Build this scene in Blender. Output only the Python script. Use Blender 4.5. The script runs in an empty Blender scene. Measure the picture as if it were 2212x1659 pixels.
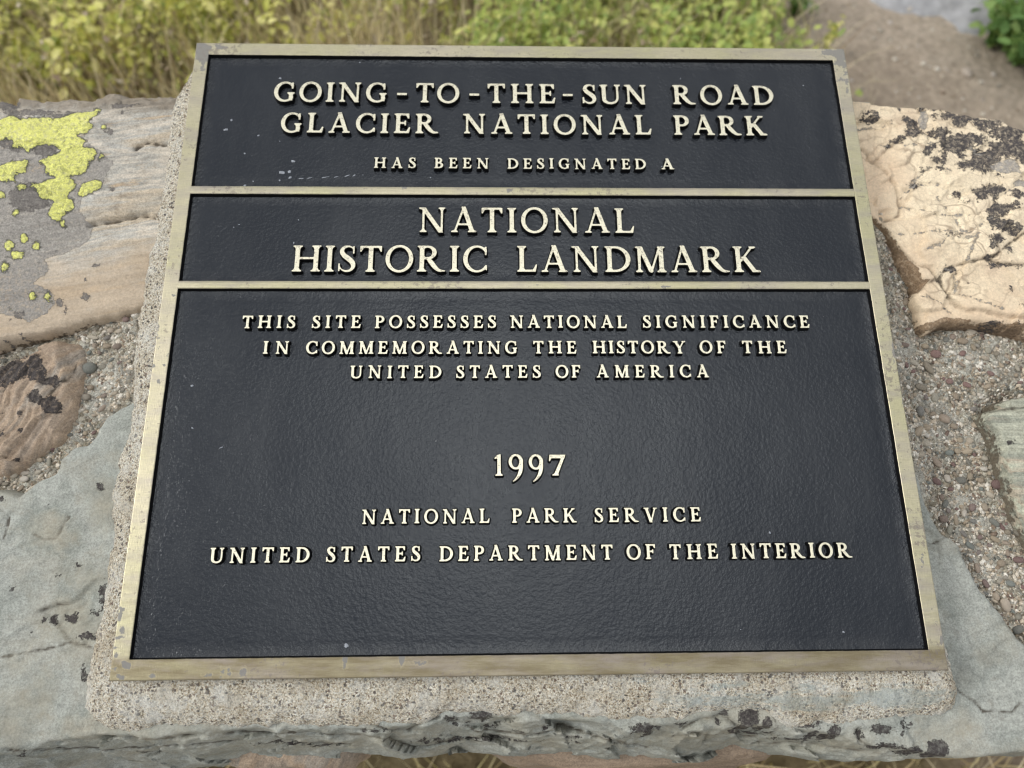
import bpy, bmesh, math, random
import numpy as np
from mathutils import Matrix, Vector
from mathutils.geometry import tessellate_polygon

# ------------------------------------------------------------------ frames, camera, sky, sun
random.seed(7); rng = np.random.default_rng(7)
TILT = math.radians(10.0)          # the coping and the plaque slope towards the reader
TOP_Z = 0.65                       # height of the plaque's lower edge above the ground
M = Matrix.Translation((-0.275, 0.0, TOP_Z)) @ Matrix.Rotation(TILT, 4, 'X')   # plaque frame -> world
MN = np.array(M)
RC = np.array([[0.9996613421, -0.0097874957, 0.0241123632],
               [0.0025161131, 0.95858727, 0.284787842],
               [-0.0259011642, -0.2846307269, 0.9582872633]])
TC = np.array([-0.2598713157, -0.1915846159, -0.469862613])
FPX, CX, CY = 1575.0, 1106.0, 829.5
sc = bpy.context.scene
col = sc.collection
cam_d = bpy.data.cameras.new('camera'); cam = bpy.data.objects.new('camera', cam_d); col.objects.link(cam)
P4 = Matrix([list(RC[i]) + [TC[i]] for i in range(3)] + [[0, 0, 0, 1]])
cam.matrix_world = M @ P4.inverted()
cam_d.sensor_width = 9.8; cam_d.sensor_fit = 'HORIZONTAL'; cam_d.lens = 9.8 * FPX / 2212.0
cam_d.clip_start = 0.01; cam_d.clip_end = 400
cam_d.dof.use_dof = True; cam_d.dof.focus_distance = 0.52; cam_d.dof.aperture_fstop = 1.35
sc.camera = cam

SUN_EL, SUN_AZ = math.radians(37), math.radians(-88)      # azimuth from +Y (away from the reader), to the left
w = bpy.data.worlds.new('World'); sc.world = w; w.use_nodes = True
nt = w.node_tree; nt.nodes.clear()
out = nt.nodes.new('ShaderNodeOutputWorld'); bg = nt.nodes.new('ShaderNodeBackground')
sky = nt.nodes.new('ShaderNodeTexSky'); sky.sky_type = 'NISHITA'; sky.sun_disc = False
sky.sun_elevation = SUN_EL; sky.sun_rotation = SUN_AZ; sky.altitude = 1500
tc = nt.nodes.new('ShaderNodeTexCoord'); mp = nt.nodes.new('ShaderNodeMapping'); mp.inputs['Scale'].default_value = (1, 1, 1.6)
cn = nt.nodes.new('ShaderNodeTexNoise'); cn.inputs['Scale'].default_value = 2.4; cn.inputs['Detail'].default_value = 5; cn.inputs['Roughness'].default_value = .5
cr = nt.nodes.new('ShaderNodeValToRGB')
cr.color_ramp.elements[0].position = .3; cr.color_ramp.elements[0].color = (8.2, 8.25, 8.4, 1)
cr.color_ramp.elements[1].position = .7; cr.color_ramp.elements[1].color = (11.6, 11.5, 11.2, 1)
mx = nt.nodes.new('ShaderNodeMix'); mx.data_type = 'RGBA'; mx.inputs[0].default_value = .82
nt.links.new(tc.outputs['Generated'], mp.inputs[0]); nt.links.new(mp.outputs[0], cn.inputs['Vector'])
nt.links.new(cn.outputs[0], cr.inputs[0]); nt.links.new(sky.outputs[0], mx.inputs[6]); nt.links.new(cr.outputs[0], mx.inputs[7])
# overcast: brighter overhead than towards the horizon; zenith peak added for the plaque's sheen
dt = nt.nodes.new('ShaderNodeVectorMath'); dt.operation = 'DOT_PRODUCT'; dt.inputs[1].default_value = (.03, .01, .9995)
nt.links.new(tc.outputs['Generated'], dt.inputs[0])
er = nt.nodes.new('ShaderNodeValToRGB'); er.color_ramp.elements[0].position = .0; er.color_ramp.elements[0].color = (.56, .56, .58, 1)
er.color_ramp.elements[1].position = 1.; er.color_ramp.elements[1].color = (4.2, 4.15, 4.0, 1)
for p_, c_ in ((.70, (.64, .655, .69, 1)), (.90, (.78, .79, .82, 1)), (.96, (1.15, 1.15, 1.15, 1)), (.98, (1.9, 1.9, 1.87, 1))):
    e_ = er.color_ramp.elements.new(p_); e_.color = c_
nt.links.new(dt.outputs['Value'], er.inputs[0])
mu = nt.nodes.new('ShaderNodeMix'); mu.data_type = 'RGBA'; mu.blend_type = 'MULTIPLY'; mu.inputs[0].default_value = 1; nt.links.new(mx.outputs[2], mu.inputs[6]); nt.links.new(er.outputs[0], mu.inputs[7])
nt.links.new(mu.outputs[2], bg.inputs[0]); bg.inputs[1].default_value = 0.085
nt.links.new(bg.outputs[0], out.inputs[0])
sun_d = bpy.data.lights.new('sun', 'SUN'); sun_d.energy = 1.3; sun_d.angle = math.radians(20); sun_d.color = (1, .97, .92)
sun = bpy.data.objects.new('sun', sun_d); col.objects.link(sun)
sdir = Vector((math.sin(SUN_AZ) * math.cos(SUN_EL), math.cos(SUN_AZ) * math.cos(SUN_EL), math.sin(SUN_EL)))
sun.rotation_euler = sdir.to_track_quat('Z', 'Y').to_euler(); sun.location = (-2, 2, 4)
vs = sc.view_settings; vs.view_transform = 'Standard'; vs.look = 'None'; vs.gamma = 1; vs.exposure = 0.58
vs.use_curve_mapping = False
sc.cycles.filter_width = 1.15

# ------------------------------------------------------------------ pixel <-> plane helpers (2212 px wide measuring grid)
CP = -RC.T @ TC
def unproj(pts, w0):
    p = np.atleast_2d(np.asarray(pts, float))
    d = np.stack([(p[:, 0] - CX) / FPX, -(p[:, 1] - CY) / FPX, -np.ones(len(p))], 1) @ RC
    k = (w0 - CP[2]) / d[:, 2]
    return CP[:2] + k[:, None] * d[:, :2]
def toPx(u, v, w0):
    q = np.stack([u, v, np.full_like(u, w0)], -1) @ RC.T + TC
    return CX + FPX * q[..., 0] / -q[..., 2], CY - FPX * q[..., 1] / -q[..., 2]
def ground_pt(px, py, z=0.0):
    d = cam.matrix_world.to_3x3() @ Vector(((px - CX) / FPX, -(py - CY) / FPX, -1.0)); o = cam.matrix_world.translation
    k = (z - o.z) / d.z
    return o + d * k
def world(P):
    return P @ MN[:3, :3].T + MN[:3, 3]
PXM = 0.00034

# ------------------------------------------------------------------ noise and distance fields
_perm = rng.permutation(512); _perm = np.concatenate([_perm, _perm, _perm])
_ga = rng.random(1024) * 2 * math.pi
def perlin(x, y, seed=0):
    xi = np.floor(x).astype(int); yi = np.floor(y).astype(int); xf = x - xi; yf = y - yi
    u = xf * xf * xf * (xf * (xf * 6 - 15) + 10); v = yf * yf * yf * (yf * (yf * 6 - 15) + 10)
    def g(ix, iy, dx, dy):
        h = _ga[(_perm[(_perm[(ix + seed * 37) & 511] + iy) & 511]) & 511]
        return np.cos(h) * dx + np.sin(h) * dy
    a = g(xi, yi, xf, yf); b = g(xi + 1, yi, xf - 1, yf); c = g(xi, yi + 1, xf, yf - 1); d = g(xi + 1, yi + 1, xf - 1, yf - 1)
    return (a + (b - a) * u + (c - a) * v + (a - b - c + d) * u * v) * 1.5
def fbm(x, y, sc_, octs=4, seed=0, gain=.5):
    r = 0; a = 1; s = 0
    for i in range(octs):
        r = r + a * perlin(x * sc_, y * sc_, seed + i); s += a; a *= gain; sc_ *= 2.03
    return r / s
def seg_dist(px, py, a, b):
    ax, ay = a; bx, by = b; dx, dy = bx - ax, by - ay; L = dx * dx + dy * dy + 1e-18
    t = np.clip(((px - ax) * dx + (py - ay) * dy) / L, 0, 1)
    return np.hypot(px - ax - t * dx, py - ay - t * dy), t
def poly_sdf(px, py, pts):           # positive inside
    d = np.full(px.shape, 1e9); ins = np.zeros(px.shape, bool); n = len(pts)
    for i in range(n):
        a, b = pts[i], pts[(i + 1) % n]
        d = np.minimum(d, seg_dist(px, py, a, b)[0])
        if a[1] != b[1]:
            c = ((a[1] > py) != (b[1] > py)) & (px < (b[0] - a[0]) * (py - a[1]) / (b[1] - a[1]) + a[0])
            ins ^= c
    return np.where(ins, d, -d)
def line_dist(px, py, lines):
    d = np.full(px.shape, 1e9)
    for ln in lines:
        for a, b in zip(ln[:-1], ln[1:]): d = np.minimum(d, seg_dist(px, py, a, b)[0])
    return d
def ell_field(px, py, es):
    f = np.full(px.shape, -1e9)
    for e in es:
        cx, cy, rx = e[:3]; ry = e[3] if len(e) > 3 else rx
        k = np.hypot((px - cx) / rx, (py - cy) / ry); f = np.maximum(f, (1 - k) * min(rx, ry))
    return f
def Z1(l): return [(x * .3472, y * .3472) for x, y in l]                       # crop -> grid conversions of my measurements
def Z2(l): return [(x * .3307, 548.6 + y * .3307) for x, y in l]
def Z3(l): return [(x * .3717, 1042.4 + y * .3717) for x, y in l]
def Z4(l): return [(493.7 + x * .3968, 1371.5 + y * .3968) for x, y in l]
def Z5(l): return [(1316.7 + x * .4048, 1371.5 + y * .4048) for x, y in l]
def Z6(l): return [(1755.5 + x * .4298, y * .4298) for x, y in l]
def Z7(l): return [(1810.4 + x * .4632, 658.3 + y * .4632) for x, y in l]
def ZE(f, s, l): return [tuple(f([(e[0], e[1])])[0]) + (e[2] * s, (e[3] if len(e) > 3 else e[2]) * s) for e in l]

def saw(x):                             # bedding planes: gentle rise, sharp drop
    f = x - np.floor(x); return np.where(f < .86, f / .86, (1 - f) / .14)
def facets(U, V, n, tilt, seed, sx=1., sy=1.):
    r = np.random.default_rng(seed); S = np.stack([r.uniform(U.min(), U.max(), n), r.uniform(V.min(), V.max(), n)], 1); T = r.normal(0, tilt, (n, 2)); O = r.normal(0, tilt * .006, n)
    wu = U + .004 * fbm(U, V, 40, 3, seed); wv = V + .004 * fbm(U, V, 40, 3, seed + 1); best = np.full(U.shape, 1e9); H = np.zeros(U.shape)
    for k in range(n):
        dx, dy = wu - S[k, 0], wv - S[k, 1]; d = (dx * sx) ** 2 + (dy * sy) ** 2; m = d < best; best = np.where(m, d, best); H = np.where(m, dx * T[k, 0] + dy * T[k, 1] + O[k], H)
    return H

# ------------------------------------------------------------------ object helpers
def obj(name, me, mats=(), parent=None):
    o = bpy.data.objects.new(name, me); col.objects.link(o)
    if me is not None:
        for m in mats: me.materials.append(m)
    if parent is not None: o.parent = parent
    return o
def tag(o, label=None, cat=None, group=None, kind=None):
    for k, v in (('label', label), ('category', cat), ('group', group), ('kind', kind)):
        if v: o[k] = v
    return o
def mesh(name, V, F, smooth=True, mi=None):
    me = bpy.data.meshes.new(name); V = np.asarray(V, np.float32)
    if isinstance(F, np.ndarray):
        n, k = F.shape
        me.vertices.add(len(V)); me.vertices.foreach_set('co', V.ravel())
        me.loops.add(n * k); me.loops.foreach_set('vertex_index', F.astype(np.int32).ravel())
        me.polygons.add(n); me.polygons.foreach_set('loop_start', np.arange(0, n * k, k, dtype=np.int32))
        me.polygons.foreach_set('loop_total', np.full(n, k, np.int32))
    else:
        me.from_pydata(V.tolist(), [], F)
    if mi is not None: me.polygons.foreach_set('material_index', np.asarray(mi, np.int32))
    me.polygons.foreach_set('use_smooth', np.full(len(me.polygons), smooth))
    me.update(calc_edges=True); return me
def attr(me, name, vals, dom='POINT'):
    a = me.attributes.new(name, 'FLOAT', dom); a.data.foreach_set('value', np.asarray(vals, np.float32).ravel())
def empty(name, m=None):
    o = bpy.data.objects.new(name, None); col.objects.link(o); o.empty_display_size = .05
    if m is not None: o.matrix_world = m
    return o

# ------------------------------------------------------------------ material helpers
class N:
    def __init__(s, name):
        s.m = bpy.data.materials.new(name); s.m.use_nodes = True; s.t = s.m.node_tree; s.t.nodes.clear()
        s.out = s.t.nodes.new('ShaderNodeOutputMaterial'); s.b = s.t.nodes.new('ShaderNodeBsdfPrincipled')
        s.t.links.new(s.b.outputs[0], s.out.inputs[0]); s.tc = s.t.nodes.new('ShaderNodeTexCoord'); s.co = s.tc.outputs['Object']
    def link(s, a, b):
        if isinstance(a, (int, float)): b.default_value = a
        elif isinstance(a, tuple): b.default_value = (a + (1,)) if len(a) == 3 and len(b.default_value) == 4 else a
        else: s.t.links.new(a, b)
    def node(s, t, **k):
        n = s.t.nodes.new(t)
        for a, b in k.items(): setattr(n, a, b)
        return n
    def map(s, scale=(1, 1, 1), rot=(0, 0, 0), loc=(0, 0, 0), co=None):
        n = s.node('ShaderNodeMapping'); s.link(co or s.co, n.inputs[0]); n.inputs['Scale'].default_value = scale
        n.inputs['Rotation'].default_value = rot; n.inputs['Location'].default_value = loc; return n.outputs[0]
    def noise(s, scale, det=4, rough=.5, co=None, dist=0, dim='3D'):
        n = s.node('ShaderNodeTexNoise'); s.link(co or s.co, n.inputs['Vector']); n.inputs['Scale'].default_value = scale
        n.inputs['Detail'].default_value = det; n.inputs['Roughness'].default_value = rough; n.inputs['Distortion'].default_value = dist
        return n.outputs[0]
    def vor(s, scale, co=None, feat='F1', out='Distance', rand=1):
        n = s.node('ShaderNodeTexVoronoi', feature=feat); s.link(co or s.co, n.inputs['Vector']); n.inputs['Scale'].default_value = scale
        n.inputs['Randomness'].default_value = rand; return n.outputs[out]
    def ramp(s, f, stops, interp='LINEAR'):
        n = s.node('ShaderNodeValToRGB'); s.link(f, n.inputs[0]); r = n.color_ramp; r.interpolation = interp
        while len(r.elements) < len(stops): r.elements.new(.5)
        for e, (p, c) in zip(r.elements, stops):
            e.position = p; e.color = tuple(c) + (1,) if isinstance(c, (tuple, list)) else (c, c, c, 1)
        return n.outputs[0]
    def mix(s, f, a, b, mode='MIX'):
        n = s.node('ShaderNodeMix', data_type='RGBA', blend_type=mode, clamp_factor=True); s.link(f, n.inputs[0]); s.link(a, n.inputs[6]); s.link(b, n.inputs[7])
        return n.outputs[2]
    def math(s, op, a, b=0., c=None, clamp=False):
        n = s.node('ShaderNodeMath', operation=op, use_clamp=clamp); s.link(a, n.inputs[0]); s.link(b, n.inputs[1])
        if c is not None: s.link(c, n.inputs[2])
        return n.outputs[0]
    def attr(s, name):
        return s.node('ShaderNodeAttribute', attribute_name=name).outputs['Fac']
    def maprange(s, v, a, b, c=0., d=1.):
        n = s.node('ShaderNodeMapRange'); s.link(v, n.inputs[0])
        for i, q in zip((1, 2, 3, 4), (a, b, c, d)): n.inputs[i].default_value = q
        return n.outputs[0]
    def bump(s, h, dist, strength=1, nrm=None):
        n = s.node('ShaderNodeBump'); s.link(h, n.inputs['Height']); n.inputs['Distance'].default_value = dist; n.inputs['Strength'].default_value = strength
        if nrm: s.link(nrm, n.inputs['Normal'])
        return n.outputs[0]
    def done(s, base, rough=.8, nrm=None, metal=0., spec=None):
        s.link(base, s.b.inputs['Base Color']); s.link(rough, s.b.inputs['Roughness']); s.link(metal, s.b.inputs['Metallic'])
        if nrm: s.link(nrm, s.b.inputs['Normal'])
        if spec is not None: s.link(spec, s.b.inputs['Specular IOR Level'])
        return s.m

def stone_mat(name, ramp, patches, band=None, bandamt=.6, fine=(.82, 1.12), veins=None, bmp=.0012, rough=.82, tint=None):
    """ramp: colours of the rock over noise; patches: (attribute, colour, breakup metres, noise scale, rim)"""
    n = N(name)
    broad = n.noise(14, 5, .55)
    if band:
        rot, sc_ = band
        rco = n.map(rot=rot); co = n.map(scale=sc_, co=rco); warp = n.noise(1, 6, .6, co=co, dist=.35)
        f = n.math('ADD', n.math('MULTIPLY', warp, bandamt), n.math('MULTIPLY', broad, 1 - bandamt))
    else:
        co = None; f = broad
    c = n.ramp(n.maprange(f, .3, .7), ramp)
    c = n.mix(1, c, n.ramp(n.noise(170, 5, .7), [(.35, .86), (.65, 1.1)]), 'MULTIPLY')
    c = n.mix(1, c, n.ramp(n.noise(700, 6, .8), [(.38, fine[0] - .12), (.62, fine[1] + .12)]), 'MULTIPLY')
    c = n.mix(n.ramp(n.noise(90, 5, .65), [(.58, 0.), (.72, .55)]), c, n.mix(1, c, (.55, .5, .45), 'MULTIPLY'))
    if tint: c = n.mix(n.ramp(n.noise(tint[1], 4, .6), [(.5, 0.), (.68, tint[2])]), c, tint[0])
    if veins:
        v = n.vor(veins[0], co=n.mix(.06, n.co, n.node('ShaderNodeTexNoise').outputs['Color']), feat='DISTANCE_TO_EDGE')
        vm = n.math('MULTIPLY', n.ramp(v, [(0, veins[2]), (.030, 0.)]), n.ramp(n.noise(25, 3, .6), [(.42, .15), (.6, 1.)]))
        c = n.mix(vm, c, veins[1])
        v2 = n.vor(veins[0] * 2.7, co=n.mix(.08, n.co, n.node('ShaderNodeTexNoise').outputs['Color']), feat='DISTANCE_TO_EDGE')
        c = n.mix(n.math('MULTIPLY', n.ramp(v2, [(0, .5), (.03, 0.)]), n.ramp(n.noise(14, 3, .6), [(.45, 0.), (.6, 1.)])), c, veins[1])
    h = n.math('ADD', n.math('MULTIPLY', n.noise(60, 6, .65), 1.0), n.math('MULTIPLY', n.noise(500, 4, .7), .28))
    if band:
        fb = n.noise(1, 5, .7, co=n.map(scale=(sc_[0] * 4, sc_[1] * 5, sc_[2] * 3), co=rco), dist=.4)
        c = n.mix(1, c, n.ramp(fb, [(.3, .74), (.5, 1.), (.7, 1.18)]), 'MULTIPLY'); h = n.math('ADD', h, n.math('MULTIPLY_ADD', fb, .8, n.math('MULTIPLY', warp, .6)))
    # dirt held in the cracks
    crk = n.attr('crack'); cd = n.math('ADD', crk, n.math('MULTIPLY', n.math('SUBTRACT', n.noise(200, 3), .5), .0022))
    c = n.mix(n.ramp(n.maprange(cd, 0, .0022), [(.1, .85), (.4, .3), (.8, 0.)]), c, (.055, .043, .03))
    ro = rough
    for at, pc, amp, nsc, rim in patches:
        fld = n.attr(at)
        if rim == 'soft':
            sm_ = n.maprange(n.math('ADD', fld, n.math('MULTIPLY', n.math('SUBTRACT', n.noise(nsc, 7, .65), .5), amp * 2)), -amp * .6, amp * .6)
            c = n.mix(n.math('MULTIPLY', sm_, .8), c, n.mix(1, pc, n.ramp(n.noise(500, 5, .75), [(.35, .78), (.65, 1.15)]), 'MULTIPLY')); continue
        if at in ('dark', 'yellow'): fld = n.math('MINIMUM', fld, .0022 if at == 'dark' else .0034)
        nz = n.math('ADD', n.math('SUBTRACT', n.noise(nsc, 8, .72), .5), n.math('MULTIPLY', n.math('SUBTRACT', n.noise(nsc * 3.1, 4, .7), .5), .5))
        g = n.math('ADD', fld, n.math('MULTIPLY', nz, amp * 2.0))
        if rim: c = n.mix(n.ramp(n.maprange(g, -.0011, .0006), [(0, 0.), (.45, .8), (.9, .8), (1, 0.)]), c, (.07, .07, .055))
        m = n.maprange(g, 0, .0004)
        pcol = n.mix(1, pc, n.ramp(n.noise(650, 3, .7), [(.3, .6), (.7, 1.25)]), 'MULTIPLY')
        if rim: pcol = n.mix(n.ramp(n.noise(300, 5, .8), [(.50, 0.), (.60, .75)]), pcol, (.20, .21, .08))
        thin = n.ramp(n.noise(330, 6, .75), [(.34, .25 if at == 'grey' else .5), (.52, 1.)])
        if rim: pcol = n.mix(n.ramp(n.noise(70, 4, .6), [(.4, 0.), (.62, .6)]), pcol, (.64, .64, .18))
        c = n.mix(n.math('MULTIPLY', m, thin), c, pcol)
        h = n.math('ADD', h, n.math('MULTIPLY', m, n.math('MULTIPLY_ADD', n.noise(800, 2), .5, .25)))
    return n.done(c, ro, n.bump(h, bmp), spec=.35)

LICH_Y = (.80, .80, .23); LICH_D = (.060, .052, .049); LICH_G = (.30, .28, .25)
M_S1 = stone_mat('banded_quartzite', [(0, (.33, .32, .28)), (.22, (.52, .44, .33)), (.38, (.42, .41, .37)), (.5, (.58, .52, .43)), (.62, (.38, .37, .33)), (.74, (.53, .40, .26)), (.86, (.46, .43, .38)), (1, (.42, .31, .2))],
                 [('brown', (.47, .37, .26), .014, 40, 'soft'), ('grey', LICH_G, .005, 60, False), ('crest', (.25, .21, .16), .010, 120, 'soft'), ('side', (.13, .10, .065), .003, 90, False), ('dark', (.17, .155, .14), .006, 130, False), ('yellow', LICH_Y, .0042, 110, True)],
                 band=((0, 0, math.radians(-9)), (5, 42, 8)), bandamt=.8)
M_S2 = stone_mat('orange_sandstone', [(0, (.21, .18, .14)), (.3, (.34, .28, .22)), (.5, (.41, .31, .22)), (.65, (.34, .30, .25)), (.82, (.47, .35, .24)), (1, (.32, .28, .24))],
                 [('dark', LICH_D, .006, 150, False)], band=((0, 0, math.radians(-62)), (6, 34, 8)), bandamt=.75, bmp=.002)
M_S3 = stone_mat('green_argillite', [(0, (.22, .225, .195)), (.35, (.31, .325, .29)), (.6, (.37, .38, .34)), (.8, (.28, .295, .26)), (1, (.38, .365, .30))],
                 [('brown', (.36, .335, .26), .020, 90, 'soft'), ('dark', LICH_D, .007, 170, False)], fine=(.84, 1.12), tint=((.37, .32, .23), 22, .35), bmp=.0021)
M_S4 = stone_mat('cream_quartzite', [(0, (.60, .46, .33)), (.35, (.70, .57, .40)), (.7, (.79, .67, .48)), (1, (.74, .60, .44))],
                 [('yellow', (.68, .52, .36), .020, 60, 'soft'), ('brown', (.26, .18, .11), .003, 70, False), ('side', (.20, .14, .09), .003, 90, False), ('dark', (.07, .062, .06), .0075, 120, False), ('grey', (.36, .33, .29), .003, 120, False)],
                 fine=(.97, 1.02), veins=(24, (.26, .19, .13), .75), bmp=.0012)
M_S5 = stone_mat('banded_green_argillite', [(0, (.26, .27, .22)), (.3, (.46, .46, .36)), (.45, (.30, .31, .25)), (.6, (.44, .38, .29)), (.75, (.52, .54, .42)), (1, (.34, .35, .3))],
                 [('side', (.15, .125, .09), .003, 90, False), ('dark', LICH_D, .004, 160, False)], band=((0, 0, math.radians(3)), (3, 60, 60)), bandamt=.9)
M_S6 = stone_mat('brown_sandstone', [(0, (.22, .17, .12)), (.5, (.33, .25, .18)), (1, (.3, .28, .25))], [('dark', LICH_D, .006, 150, False)], band=((0, 0, 0), (4, 30, 30)), bandamt=.5)

def mortar_mat():
    n = N('pebbly_mortar')
    v = n.vor(330, out='Color'); vd = n.vor(330)
    sep = n.node('ShaderNodeSeparateColor'); n.link(v, sep.inputs[0])
    c = n.ramp(sep.outputs[0], [(0, (.26, .21, .15)), (.3, (.54, .46, .34)), (.5, (.70, .62, .49)), (.62, (.34, .28, .21)), (.75, (.84, .78, .65)), (.9, (.2, .19, .16)), (1, (.56, .47, .35))])
    fn = n.noise(900, 4, .75)
    c = n.mix(1, c, n.ramp(n.noise(520, 6, .8), [(.37, .22), (.49, .98), (.63, 1.4)]), 'MULTIPLY')
    white = n.math('ADD', n.attr('white'), n.math('MULTIPLY', n.math('SUBTRACT', n.noise(110, 6, .75), .5), .05))
    c = n.mix(n.maprange(white, -.008, .004, 0, .95), c, n.mix(n.ramp(fn, [(.35, 0.), (.6, 1.)]), (.40, .34, .26), (.94, .89, .78)))
    dirt = n.ramp(n.noise(30, 5, .6), [(.5, 0.), (.7, .6)])
    c = n.mix(dirt, c, (.17, .135, .10))
    h = n.math('ADD', n.math('MULTIPLY', n.math('SUBTRACT', 1.0, vd), .8), n.math('MULTIPLY', n.noise(260, 5, .7), 2.0))
    c = n.mix(1, c, (.95, 1.0, 1.02), 'MULTIPLY')
    return n.done(c, .9, n.bump(h, .0036), spec=.25)
M_MORTAR = mortar_mat()
def pad_mat():
    n = N('sandy_concrete')
    f = n.noise(30, 4, .6)
    sep = n.node('ShaderNodeSeparateColor'); n.link(n.vor(1250, out='Color'), sep.inputs[0])
    grit = n.ramp(sep.outputs[0], [(0, (.30, .23, .15)), (.16, (.54, .45, .32)), (.35, (.80, .72, .58)), (.6, (.90, .84, .72)), (.8, (.66, .55, .40)), (1, (.92, .88, .79))])
    sep2 = n.node('ShaderNodeSeparateColor'); n.link(n.vor(640, out='Color'), sep2.inputs[0])
    grit = n.mix(n.ramp(sep2.outputs[1], [(.90, 0.), (.92, .85)], 'LINEAR'), grit, n.ramp(sep2.outputs[2], [(0, (.07, .07, .07)), (.6, (.18, .15, .13)), (1, (.3, .2, .14))]))
    c = n.mix(1, grit, n.ramp(n.noise(620, 6, .8), [(.37, .42), (.48, 1.), (.62, 1.3)]), 'MULTIPLY')
    c = n.mix(n.ramp(n.noise(55, 5, .7), [(.5, 0.), (.64, .6)]), c, n.mix(n.noise(700, 3), (.78, .74, .65), (.96, .93, .85)))
    g = n.math('ADD', n.attr('green'), n.math('MULTIPLY', n.math('SUBTRACT', n.noise(1, 6, .7, co=n.map(scale=(60, 260, 260))), .5), .03))
    c = n.mix(n.maprange(g, -.001, .004, 0, .6), c, n.mix(n.noise(500, 3), (.30, .35, .33), (.66, .72, .68)))
    stain = n.ramp(f, [(.48, 0.), (.68, .5)])
    c = n.mix(stain, c, n.mix(1, c, (.60, .52, .40), 'MULTIPLY'))
    h = n.math('ADD', n.noise(520, 5, .75), n.math('MULTIPLY', sep.outputs[1], .35))
    c = n.mix(1, c, (1.0, 1.035, 1.06), 'MULTIPLY')
    return n.done(c, .9, n.bump(h, .0030), spec=.25)
M_PAD = pad_mat()
def pebble_mat(attr_=None):
    n = N('river_pebbles' if not attr_ else 'grit_grains')
    r = n.attr(attr_) if attr_ else n.node('ShaderNodeObjectInfo').outputs['Random']
    if attr_:
        c = n.ramp(r, [(0, (.17, .12, .1)), (.1, (.3, .24, .17)), (.25, (.48, .4, .3)), (.42, (.62, .56, .46)), (.55, (.80, .76, .67)), (.75, (.38, .33, .26)), (.88, (.22, .22, .2)), (1, (.66, .56, .42))])
        c = n.mix(1, c, n.ramp(n.noise(900, 3, .7), [(.3, .65), (.7, 1.25)]), 'MULTIPLY'); return n.done(c, .85, n.bump(n.noise(900, 3, .7), .0006), spec=.2)
    c = n.ramp(r, [(0, (.14, .07, .075)), (.1, (.21, .11, .105)), (.2, (.18, .22, .21)), (.3, (.12, .13, .12)), (.4, (.36, .29, .2)), (.5, (.45, .37, .27)), (.58, (.27, .21, .15)),
                   (.68, (.56, .5, .4)), (.76, (.27, .27, .22)), (.84, (.2, .14, .12)), (.92, (.46, .38, .29)), (1, (.68, .65, .58))])
    c = n.mix(1, c, n.ramp(n.noise(500, 4, .7), [(.3, .7), (.7, 1.25)]), 'MULTIPLY')
    c = n.mix(n.ramp(n.noise(160, 5, .7), [(.48, 0.), (.62, .7)]), c, (.55, .48, .38))
    return n.done(c, .7, n.bump(n.noise(600, 4, .7), .0006), spec=.35)
M_PEB = pebble_mat(); M_GRIT = pebble_mat('rnd')

def brass_mat(letter=False):
    n = N('worn_brass_letter' if letter else 'worn_brass_border')
    brush = n.noise(1, 3, .7, co=n.map(scale=(260, 2600, 300) if letter else (150, 1500, 200)))
    brush2 = n.noise(1, 3, .7, co=n.map(scale=(1500, 150, 200)))
    c = n.mix(n.ramp(n.noise(7, 4, .6), [(.4, 0.), (.6, 1.)]), (.47, .44, .27), (.52, .47, .34)) if not letter else n.mix(n.noise(9, 4, .6), (.83, .80, .62), (.78, .73, .56))
    c = n.mix(1, c, n.ramp(brush, [(.3, .86), (.7, 1.1)]), 'MULTIPLY')
    if letter:
        c = n.mix(n.ramp(n.noise(60, 5, .7), [(.42, 0.), (.66, .55)]), c, (.52, .47, .34))
        sp = n.math('ADD', n.noise(420, 5, .7), n.math('MULTIPLY', n.noise(40, 2), .35))
        m = n.maprange(sp, .72, .77, 0, .75); c = n.mix(m, c, (.16, .13, .11))
        met = n.math('MULTIPLY', n.math('SUBTRACT', 1., m), .62); ro = n.math('ADD', .26, n.math('MULTIPLY', n.noise(90, 4), .3))
        h = n.noise(700, 3)
        return n.done(c, ro, n.bump(h, .0002), metal=met)
    c = n.mix(1, c, n.ramp(brush2, [(.3, .93), (.7, 1.06)]), 'MULTIPLY')
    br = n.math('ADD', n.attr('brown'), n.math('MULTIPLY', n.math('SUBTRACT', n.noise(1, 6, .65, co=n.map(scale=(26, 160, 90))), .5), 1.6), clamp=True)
    c = n.mix(n.math('MULTIPLY', br, .95), c, (.19, .155, .09))  # patina, plus a viewer's reflection painted as darker colour
    sm = n.ramp(n.noise(1, 6, .7, co=n.map(scale=(16, 60, 60))), [(.46, 0.), (.66, .6)])
    c = n.mix(sm, c, (.33, .29, .27))
    nz = n.math('SUBTRACT', n.noise(190, 6, .65), .5)
    g = n.math('ADD', n.attr('grey'), n.math('MULTIPLY', nz, .009))
    m = n.maprange(g, 0, .0003)
    edge = n.ramp(n.maprange(g, -.0009, .0), [(0, 0.), (.8, .6), (1, .0)])
    c = n.mix(n.math('MULTIPLY', edge, .4), c, (.55, .5, .34)); c = n.mix(n.math('MULTIPLY', m, .85), c, (.18, .175, .165))
    spk = n.maprange(n.math('ADD', n.noise(260, 5, .7), n.math('MULTIPLY', n.noise(16, 2), .6)), .92, .95, 0, .6)
    c = n.mix(spk, c, (.2, .17, .15))
    met = n.math('MULTIPLY', n.math('SUBTRACT', 1., m), .6)
    ro = n.math('ADD', .36, n.math('MULTIPLY', br, .14))
    return n.done(c, ro, n.bump(n.math('ADD', brush, brush2), .00012), metal=met)
M_BRASS = brass_mat(); M_BRASSL = brass_mat(True)
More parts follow.
